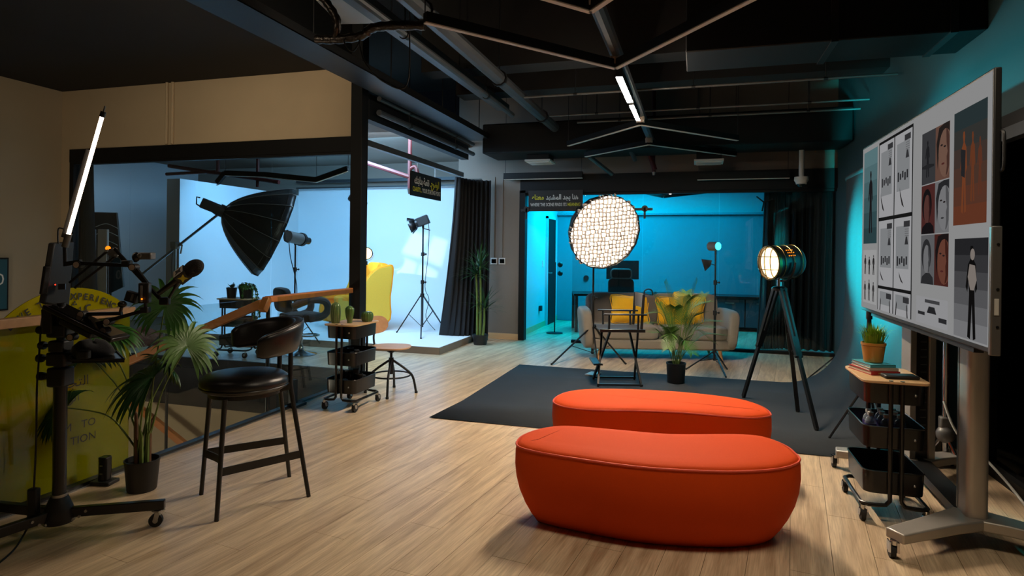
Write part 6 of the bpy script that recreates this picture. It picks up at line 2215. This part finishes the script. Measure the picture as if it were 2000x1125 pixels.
for i, (r, z) in enumerate(((.30, 0), (.29, .05), (.24, .11), (.16, .17), (.07, .21), (.01, .22))):
    rings.append([c + Vector((r * (1 + .22 * math.sin(5 * a + i) + .1 * math.sin(9 * a)) * math.cos(a), r * (1 + .2 * math.sin(4 * a + 2 * i)) * math.sin(a), z * (1 + .25 * math.sin(3 * a)))) for a in [2 * PI * k / 30 for k in range(30)]])
tag(mb.loft(rings).build('cloth_heap', 'cloth_orange', angle=1.2), 'rust orange cloth heaped on the studio floor', 'cloth')
c = PD(211, 485, 8.9)  # lamp reflection built as a glowing ball, with an added pole and base
o = thing('amber_reflection', 'small amber glow standing for a lamp reflection in front of the pale rolled backdrop', 'lamp', (c.x, c.y, 0))
MB().ball(c, .035, 12, 8).build('glow_ball', 'amber_on', o, world=True)
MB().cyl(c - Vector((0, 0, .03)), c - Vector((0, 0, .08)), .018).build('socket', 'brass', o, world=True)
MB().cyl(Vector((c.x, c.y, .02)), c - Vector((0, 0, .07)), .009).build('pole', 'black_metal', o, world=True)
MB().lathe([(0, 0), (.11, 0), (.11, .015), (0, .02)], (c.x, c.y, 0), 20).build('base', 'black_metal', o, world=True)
# small spotlight hanging from the curtain rail
c = PD(698, 394, 9.2)
o = thing('hanging_spot', 'small black spotlight hanging behind the corner post', 'light', c)
MB().cyl(c + Vector((-.1, 0, .08)), c + Vector((.06, 0, -.04)), .075, n=18).build('body', 'black_plastic', o, world=True)
MB().cyl(c + Vector((.06, 0, -.04)), c + Vector((.1, 0, -.07)), .085, n=18).build('front_ring', 'black_metal', o, world=True)
MB().cyl(c + Vector((-.04, 0, .08)), Vector((c.x - .04, c.y, 3.25)), .01).build('drop_rod', 'black_metal', o, world=True)
# black power tower at the foot of the balustrade
c = G(184, 941)
c.x = -3.555
o = thing('power_tower', 'black socket tower on the floor by the balustrade', 'socket', (c.x, c.y, 0), .2)
MB().box((0, 0, .012), (.13, .1, .024)).build('base', 'black_plastic', o, bevel=.006)
MB().prism(rrect(.06, .06, .015, 3), .024, .17).build('body', 'black_satin', o, bevel=.005)
for z in (.07, .12):
    MB().box((0, -.031, z), (.018, .003, .008)).build('port', 'steel', o)
# ================================================================== MICROPHONE RIG AT THE LEFT
DR = 3.18
hub = PD(115, 1012, DR)
hub = Vector((hub.x, hub.y, .13))
HB = Vector((hub.x, hub.y, 0))
o = thing('rig_stand', 'black wheeled studio stand with thick column at the left edge', 'stand', HB)
top = PD(124, 640, DR)
MB().cyl(Vector((HB.x, HB.y, .1)), Vector((HB.x, HB.y, .95)), .031, n=20).build('column', 'black_satin', o, world=True)
MB().cyl(Vector((HB.x, HB.y, .93)), Vector((HB.x, HB.y, 1.2)), .02, n=18).build('inner_column', 'black_metal', o, world=True)
MB().cyl(Vector((HB.x, HB.y, .2)), Vector((HB.x, HB.y, .215)), .036, n=20).build('ring', 'steel', o, world=True)
MB().lathe([(.0, .07), (.07, .07), (.075, .09), (.06, .15), (.04, .2), (0, .2)], HB, 20).build('hub', 'black_metal', o, world=True)
tipR = PD(322, 972, 3.30)
tipR.z = .115
tipL = HB + (-RIGHT * .55 + AWAY * .10)
tipF = HB + (-RIGHT * .22 - AWAY * .42)
for t in (tipR, tipL, tipF):
    t = Vector((t.x, t.y, .115))
    d = (Vector((t.x, t.y, 0)) - HB).normalized()
    lg = MB().bar(HB + d * .05 + Vector((0, 0, .115)), t, .035, .05).build('leg', 'black_satin', o, world=True, bevel=.004)
    for s in (.07, .1, .13):
        sd = d.cross(Vector((0, 0, 1)))
        p = HB + d * s + Vector((0, 0, .10 + .02 * math.sin(s * 60)))
        MB().cyl(p - sd * .026, p + sd * .026, .007, n=10).build('bolt', 'steel', lg, world=True)
    w = t - d * .03
    c = MB().box(Vector((w.x, w.y, .085)), (.045, .045, .008)).cyl(Vector((w.x, w.y, .06)), Vector((w.x, w.y, .09)), .012).build('caster', 'steel', o, world=True)
    sd = d.cross(Vector((0, 0, 1)))
    wc_ = Vector((w.x, w.y, .034)) - d * .012
    MB().cyl(wc_ - sd * .012, wc_ + sd * .012, .034, n=20).build('wheel', 'rubber', c, world=True)
    MB().cyl(wc_ - sd * .016, wc_ + sd * .016, .013, n=12).build('wheel_hub', 'steel', c, world=True)
    MB().bar(wc_ + sd * .016, Vector((w.x, w.y, .085)) + sd * .016, .022, .004, up=sd).build('fork', 'steel', c, world=True)
    MB().bar(wc_ - sd * .016, Vector((w.x, w.y, .085)) - sd * .016, .022, .004, up=sd).build('fork', 'steel', c, world=True)
# clamps along the column
for (x, y, w_, h_) in ((112, 735, .09, .10), (118, 700, .10, .07), (118, 675, .08, .06), (112, 645, .10, .07)):
    p = PD(x, y, DR)
    cl = MB().box(Vector((HB.x, HB.y, p.z)), (w_, .085, h_), rz=YAW).build('clamp', 'black_plastic', o, world=True, bevel=.01)
    q = Vector((HB.x, HB.y, p.z)) - RIGHT * (w_ / 2)
    MB().cyl(q, q - RIGHT * .05, .009, n=10).build('screw', 'black_metal', cl, world=True)
    MB().lathe([(.0, -.014), (.02, -.014), (.022, 0), (.02, .014), (0, .014)], q - RIGHT * .055, 12, mtx=axes(RIGHT)).build('knob', 'black_plastic', cl, world=True)
MB().box(PD(85, 735, DR), (.05, .03, .03), rz=YAW).build('clamp_handle', 'black_plastic', o, world=True, bevel=.006)

# ---- tall back panel (screen seen from behind)
o2 = thing('rig_monitor', 'upright black monitor seen from behind on the rig', 'monitor', PD(105, 600, DR))
nrm = (-AWAY * .35 - RIGHT * .9)
q4 = [PD(94, 474, DR - .02), PD(133, 472, DR + .16), PD(123, 603, DR + .16), PD(75, 592, DR - .02)]
off = (RIGHT * .02 + AWAY * .02)
MB().add(q4 + [p + off for p in q4], [(0, 1, 2, 3), (7, 6, 5, 4)] + [(i, (i + 1) % 4, (i + 1) % 4 + 4, i + 4) for i in range(4)]).build('shell', 'black_plastic', o2, world=True, bevel=.006)
MB().bar(PD(92, 520, DR - .03), PD(84, 575, DR - .03), .03, .02).build('grip', 'black_plastic', o2, world=True, bevel=.005)
MB().ball(PD(108, 556, DR + .03), .003, 8, 6).build('status_light', 'spark', o2, world=True)
MB().bar(PD(122, 560, DR + .08), Vector((HB.x, HB.y, PD(122, 560, DR).z)), .03, .03).build('mount', 'black_metal', o2, world=True)
# ---- slanted prompter glass and tray
o2 = thing('prompter_tray', 'slanted black prompter glass frame on the rig column', 'prompter', PD(150, 640, DR))
a, b = PD(92, 598, DR - .06), PD(226, 664, DR - .12)
dv = (b - a).normalized()
wv = AWAY
nv = dv.cross(wv).normalized()
Rt = Matrix((dv, wv, nv)).transposed()
MB().box((a + b) / 2 + wv * .04, ((b - a).length, .15, .022), mtx=Rt).build('frame', 'black_satin', o2, world=True, bevel=.005)
MB().box((a + b) / 2 + wv * .04 - nv * .0 + nv * .013, ((b - a).length * .9, .12, .003), mtx=Rt).build('glass', 'black_glass', o2, world=True)
MB().box((a + b) / 2 + wv * .04 - nv * .028, ((b - a).length * .45, .14, .03), mtx=Rt).build('back_plate', 'black_plastic', o2, world=True, bevel=.005)
MB().bar(PD(118, 612, DR), PD(118, 650, DR), .05, .04).build('mount', 'black_metal', o2, world=True)
tag(MB().bar(PD(96, 602, DR - .02), PD(98, 652, DR - .02), .055, .05, up=AWAY).build('battery_pack', 'black_plastic', bevel=.008), 'black battery block hanging under the rig monitor', 'battery')
# lower tray with camera bag
o2 = thing('accessory_tray', 'flat black tray clamped low on the rig column', 'tray', PD(190, 705, DR))
P4 = [PD(140, 709, DR - .10), PD(243, 700, DR - .10), PD(228, 683, DR + .12), PD(135, 692, DR + .12)]
zc = sum(p.z for p in P4) / 4
P4 = [Vector((p.x, p.y, zc + (p.z - zc) * .25)) for p in P4]
MB().add(P4 + [p - Vector((0, 0, .012)) for p in P4], [(0, 1, 2, 3), (7, 6, 5, 4)] + [(i, (i + 1) % 4, (i + 1) % 4 + 4, i + 4) for i in range(4)]).build('plate', 'black_satin', o2, world=True)
MB().tube([p + Vector((0, 0, .004)) for p in P4], .005, 6, closed=True).build('rim', 'black_metal', o2, world=True)
MB().bar(Vector((HB.x, HB.y, zc - .006)), P4[0].lerp(P4[3], .5) + RIGHT * .03 - Vector((0, 0, .008)), .05, .03).build('bracket', 'black_metal', o2, world=True)
random.seed(8)
bc_ = (P4[0] + P4[1] + P4[2] + P4[3]) / 4 + Vector((-.02, 0, .001))
rings = []
for i, (r, z) in enumerate(((.085, 0), (.095, .02), (.085, .045), (.055, .07), (.01, .08))):
    rings.append([bc_ + RIGHT * (r * 1.1 * (1 + .08 * math.sin(3 * a + i)) * math.cos(a)) + AWAY * (r * .8 * math.sin(a)) + Vector((0, 0, z * (1 + .15 * math.sin(2 * a)))) for a in [2 * PI * k / 24 for k in range(24)]])
tag(MB().loft(rings).build('soft_pouch', 'black_cloth', angle=1.2), 'crumpled black pouch lying on the rig tray', 'pouch')
tag(MB().box(bc_ - AWAY * .10 + Vector((.03, 0, .025)), (.06, .035, .045), rz=YAW).build('small_camera', 'black_plastic', bevel=.008), 'small black camera at the front of the rig tray', 'camera')

# ---- LED tube
o2 = thing('led_tube', 'glowing white light tube slanting up from the rig', 'light tube', PD(131, 462, DR))
a, b = PD(134, 457, DR), PD(199, 229, DR)
MB().cyl(a, b, .0092, n=14).build('tube', 'tube_on', o2, world=True)
d = (b - a).normalized()
MB().cyl(b, b + d * .03, .013, n=14).build('end_cap', 'black_metal', o2, world=True)
MB().cyl(b + d * .03, b + d * .06, .004, n=8).build('hook', 'steel', o2, world=True)
MB().cyl(a - d * .07, a, .016, n=14).build('handle', 'silver_dark', o2, world=True)
MB().bar(a - RIGHT * .018 - d * .02, a.lerp(b, .72) - RIGHT * .018, .006, .03).build('reflector_strip', 'silver_dark', o2, world=True)
MB().cyl(a - d * .07, PD(128, 520, DR), .01).build('mount', 'black_metal', o2, world=True)
MB().tube(smooth_path([PD(126, 448, DR), PD(115, 446, DR), PD(113, 462, DR), PD(114, 476, DR)], 5), .004, 6).build('cable', 'black_plastic', o2, world=True)

# ---- arms
def knob(mb, p, r=.02):
    mb.cyl(p - AWAY * .02, p + AWAY * .02, r, n=16)
    return mb


o2 = thing('clamp_arm', 'black jointed arm holding a small action camera', 'arm', PD(133, 516, DR))
MB().bar(PD(128, 516, DR), PD(158, 511, DR), .022, .022).bar(PD(155, 514, DR), PD(242, 518, DR), .02, .018).build('rod', 'black_satin', o2, world=True)
for p in ((154, 517), (262, 522)):
    k = knob(MB(), PD(p[0], p[1], DR), .019).build('joint', 'black_plastic', o2, world=True)
    MB().cyl(PD(p[0], p[1], DR) - AWAY * .022, PD(p[0], p[1], DR) - AWAY * .02, .015, n=16).build('knob_face', 'rail_grey', k, world=True)
MB().box(PD(248, 515, DR), (.04, .04, .035), rz=YAW).build('clamp', 'black_plastic', o2, world=True, bevel=.005)
MB().bar(PD(262, 520, DR), PD(292, 560, DR), .016, .016).build('rod', 'black_satin', o2, world=True)
MB().ball(PD(266, 502, DR), (.02, .02, .026), 12, 8).cyl(PD(264, 512, DR), PD(266, 502, DR), .008).build('ball_head', 'black_satin', o2, world=True)
tag(MB().box(PD(287, 500, DR), (.066, .05, .036), rz=YAW).cyl(PD(278, 499, DR) - AWAY * .03, PD(278, 499, DR) - AWAY * .02, .012).build('action_camera', 'silver_dark', bevel=.005), 'small grey action camera on the rig arm above the microphone boom', 'camera')
# microphone boom with parallel rods
o2 = thing('microphone_boom', 'black scissor arm carrying the microphone', 'arm', PD(136, 556, DR))
for (x0, y0, x1, y1) in ((136, 552, 211, 489), (146, 562, 229, 497)):
    MB().cyl(PD(x0, y0, DR + .05), PD(x1, y1, DR + .05), .007, n=10).build('rear_rod', 'black_metal', o2, world=True)
for (x0, y0, x1, y1) in ((224, 486, 320, 590), (233, 500, 312, 584)):
    MB().cyl(PD(x0, y0, DR + .03), PD(x1, y1, DR + .02), .008, n=10).build('front_rod', 'black_satin', o2, world=True)
MB().prism([(-.03, -.01), (.02, -.025), (.03, 0), (.01, .03), (-.02, .02)], -.004, .004, mtx=axes(-AWAY, RIGHT), o=PD(221, 494, DR + .04)).build('elbow_plate', 'silver_dark', o2, world=True)
for p in ((211, 490), (229, 498), (224, 486), (233, 500)):
    MB().cyl(PD(p[0], p[1], DR + .05) - AWAY * .02, PD(p[0], p[1], DR + .05) + AWAY * .01, .006, n=10).build('bolt', 'steel', o2, world=True)
MB().box(PD(322, 588, DR + .02), (.05, .03, .04), rz=YAW).build('end_bracket', 'black_satin', o2, world=True, bevel=.006)
MB().cyl(PD(330, 582, DR + .02), PD(342, 562, DR + .02), .007).cyl(PD(342, 562, DR + .02), PD(350, 548, DR + .01), .011).build('mic_mount', 'black_satin', o2, world=True)
# microphone
o2 = thing('microphone', 'handheld microphone with black foam windscreen and cube flag', 'microphone', PD(345, 548, DR))
a, b = PD(310, 573, DR), PD(384, 518, DR)
d = (b - a).normalized()
MB().cyl(a, a.lerp(b, .55), .012, .016, n=16).build('handle', 'black_satin', o2, world=True)
cubec = PD(357, 537, DR)
Rc = axes(d, -AWAY) @ Matrix.Rotation(.75, 3, 'Z')
MB().box(cubec, (.062, .062, .066), mtx=Rc).build('cube_flag', 'black_plastic', o2, world=True, bevel=.004)
fn = [Rc @ Vector(v) for v in ((1, 0, 0), (-1, 0, 0), (0, 1, 0), (0, -1, 0))]
fn.sort(key=lambda v: v.dot(AWAY))
fn = sorted(fn[:2], key=lambda v: v.z, reverse=True)
for i, (f, mm, sc_) in enumerate(((fn[0], 'white_plastic', 1.0), (fn[1], 'text_yellow', 1.0))):
    sd = d.cross(f).normalized()
    star = []
    for k in range(16):
        aa = 2 * PI * k / 16
        r = .027 * (1.05 if k % 4 == 2 else .45 if k % 4 == 0 else .62) * (1.0 if i == 0 else .9)
        star.append(cubec + f * .0318 + sd * (r * math.cos(aa)) + d * (r * math.sin(aa)))
    if i == 0:
        pl = [cubec + f * .0314 + sd * (u * .027) + d * (v * .029) for u, v in ((-1, -1), (1, -1), (1, 1), (-1, 1))]
        MB().add(pl, [(0, 1, 2, 3)]).build('emblem_plate', 'cream_print' if 'cream_print' in M else 'rail_grey', o2, world=True, flat=True)
        MB().add(star, [tuple(range(16))]).build('emblem', 'text_black', o2, world=True, flat=True)
    else:
        MB().add(star, [tuple(range(16))]).build('emblem', 'text_yellow', o2, world=True, flat=True)
M['foam'] = mat('foam', (34, 31, 30), .95, var=.3, scale=60, bump=.5, bscale=220)
MB().ball(PD(378, 524, DR), (.042, .042, .056), 20, 14, mtx=axes(d)).build('windscreen', 'foam', o2, world=True)
# lower arm with phone clamp
o2 = thing('clamp_arm', 'black jointed arm holding the phone clamp below the boom', 'arm', PD(160, 613, DR))
MB().bar(PD(140, 640, DR), PD(162, 614, DR - .02), .018, .018).bar(PD(160, 614, DR - .02), PD(238, 612, DR - .02), .018, .018).build('rod', 'black_satin', o2, world=True)
MB().bar(PD(150, 650, DR), PD(186, 634, DR - .04), .018, .018).bar(PD(184, 634, DR - .04), PD(284, 606, DR - .04), .018, .018).build('lower_rod', 'black_satin', o2, world=True)
for p in ((162, 614), (213, 628), (142, 658)):
    k = knob(MB(), PD(p[0], p[1], DR - .03), .019).build('joint', 'black_plastic', o2, world=True)
    MB().cyl(PD(p[0], p[1], DR - .03) - AWAY * .022, PD(p[0], p[1], DR - .03) - AWAY * .02, .015, n=16).build('knob_face', 'rail_grey', k, world=True)
MB().ball(PD(239, 594, DR - .02), (.022, .022, .018), 12, 8).cyl(PD(235, 610, DR - .02), PD(239, 594, DR - .02), .008).build('ball_head', 'black_satin', o2, world=True)
MB().box(PD(284, 605, DR - .04), (.04, .035, .03), rz=YAW).cyl(PD(284, 605, DR - .04), PD(284, 590, DR - .04), .008).build('end_clamp', 'black_plastic', o2, world=True, bevel=.004)
Rq = Matrix.Rotation(YAW, 3, 'Z') @ Matrix.Rotation(.3, 3, 'Y')
p2 = thing('phone_mount', 'black phone clamp with blue lit edge on the rig arm', 'phone mount', PD(256, 590, DR - .02))
MB().box(PD(258, 580, DR - .02), (.06, .03, .055), mtx=Rq).build('body', 'black_plastic', p2, world=True, bevel=.005)
MB().box(PD(258, 581, DR - .037), (.012, .004, .036), mtx=Rq).build('slot', 'silver_dark', p2, world=True)
p2 = thing('video_light', 'black upright camera light on the rig arm beside the palm', 'camera', PD(284, 592, DR - .03))
MB().box(PD(283, 572, DR - .03), (.05, .045, .105), rz=YAW + .2).build('body', 'black_plastic', p2, world=True, bevel=.006)
MB().box(PD(276, 574, DR - .055), (.012, .01, .085), rz=YAW + .2).build('side_grip', 'silver_dark', p2, world=True, bevel=.003)
MB().box(PD(277, 584, DR - .062), (.006, .004, .006), rz=YAW + .2).build('indicator', 'amber_on', p2, world=True)
# power brick with cable
o2 = thing('power_brick', 'black power brick hanging on its cable beside the rig', 'power supply', PD(65, 1000, DR - .1))
c = PD(66, 982, DR - .05)
MB().box(c, (.05, .035, .15), rz=YAW).build('brick', 'black_plastic', o2, world=True, bevel=.008)
q = smooth_path([PD(86, 600, DR), PD(80, 640, DR), PD(76, 700, DR - .02), PD(72, 760, DR - .03), PD(71, 850, DR - .04), PD(69, 900, DR - .05), c + Vector((0, 0, .07))], 5)
MB().tube(q, .005, 6).build('upper_cable', 'black_plastic', o2, world=True)
q = smooth_path([c - Vector((0, 0, .07)), c - Vector((0.02, 0, .1)), G(30, 1075) + Vector((0, 0, .012)), G(-10, 1110) + Vector((0, 0, .01))], 6)
MB().tube(q, .005, 6).build('lower_cable', 'black_plastic', o2, world=True)
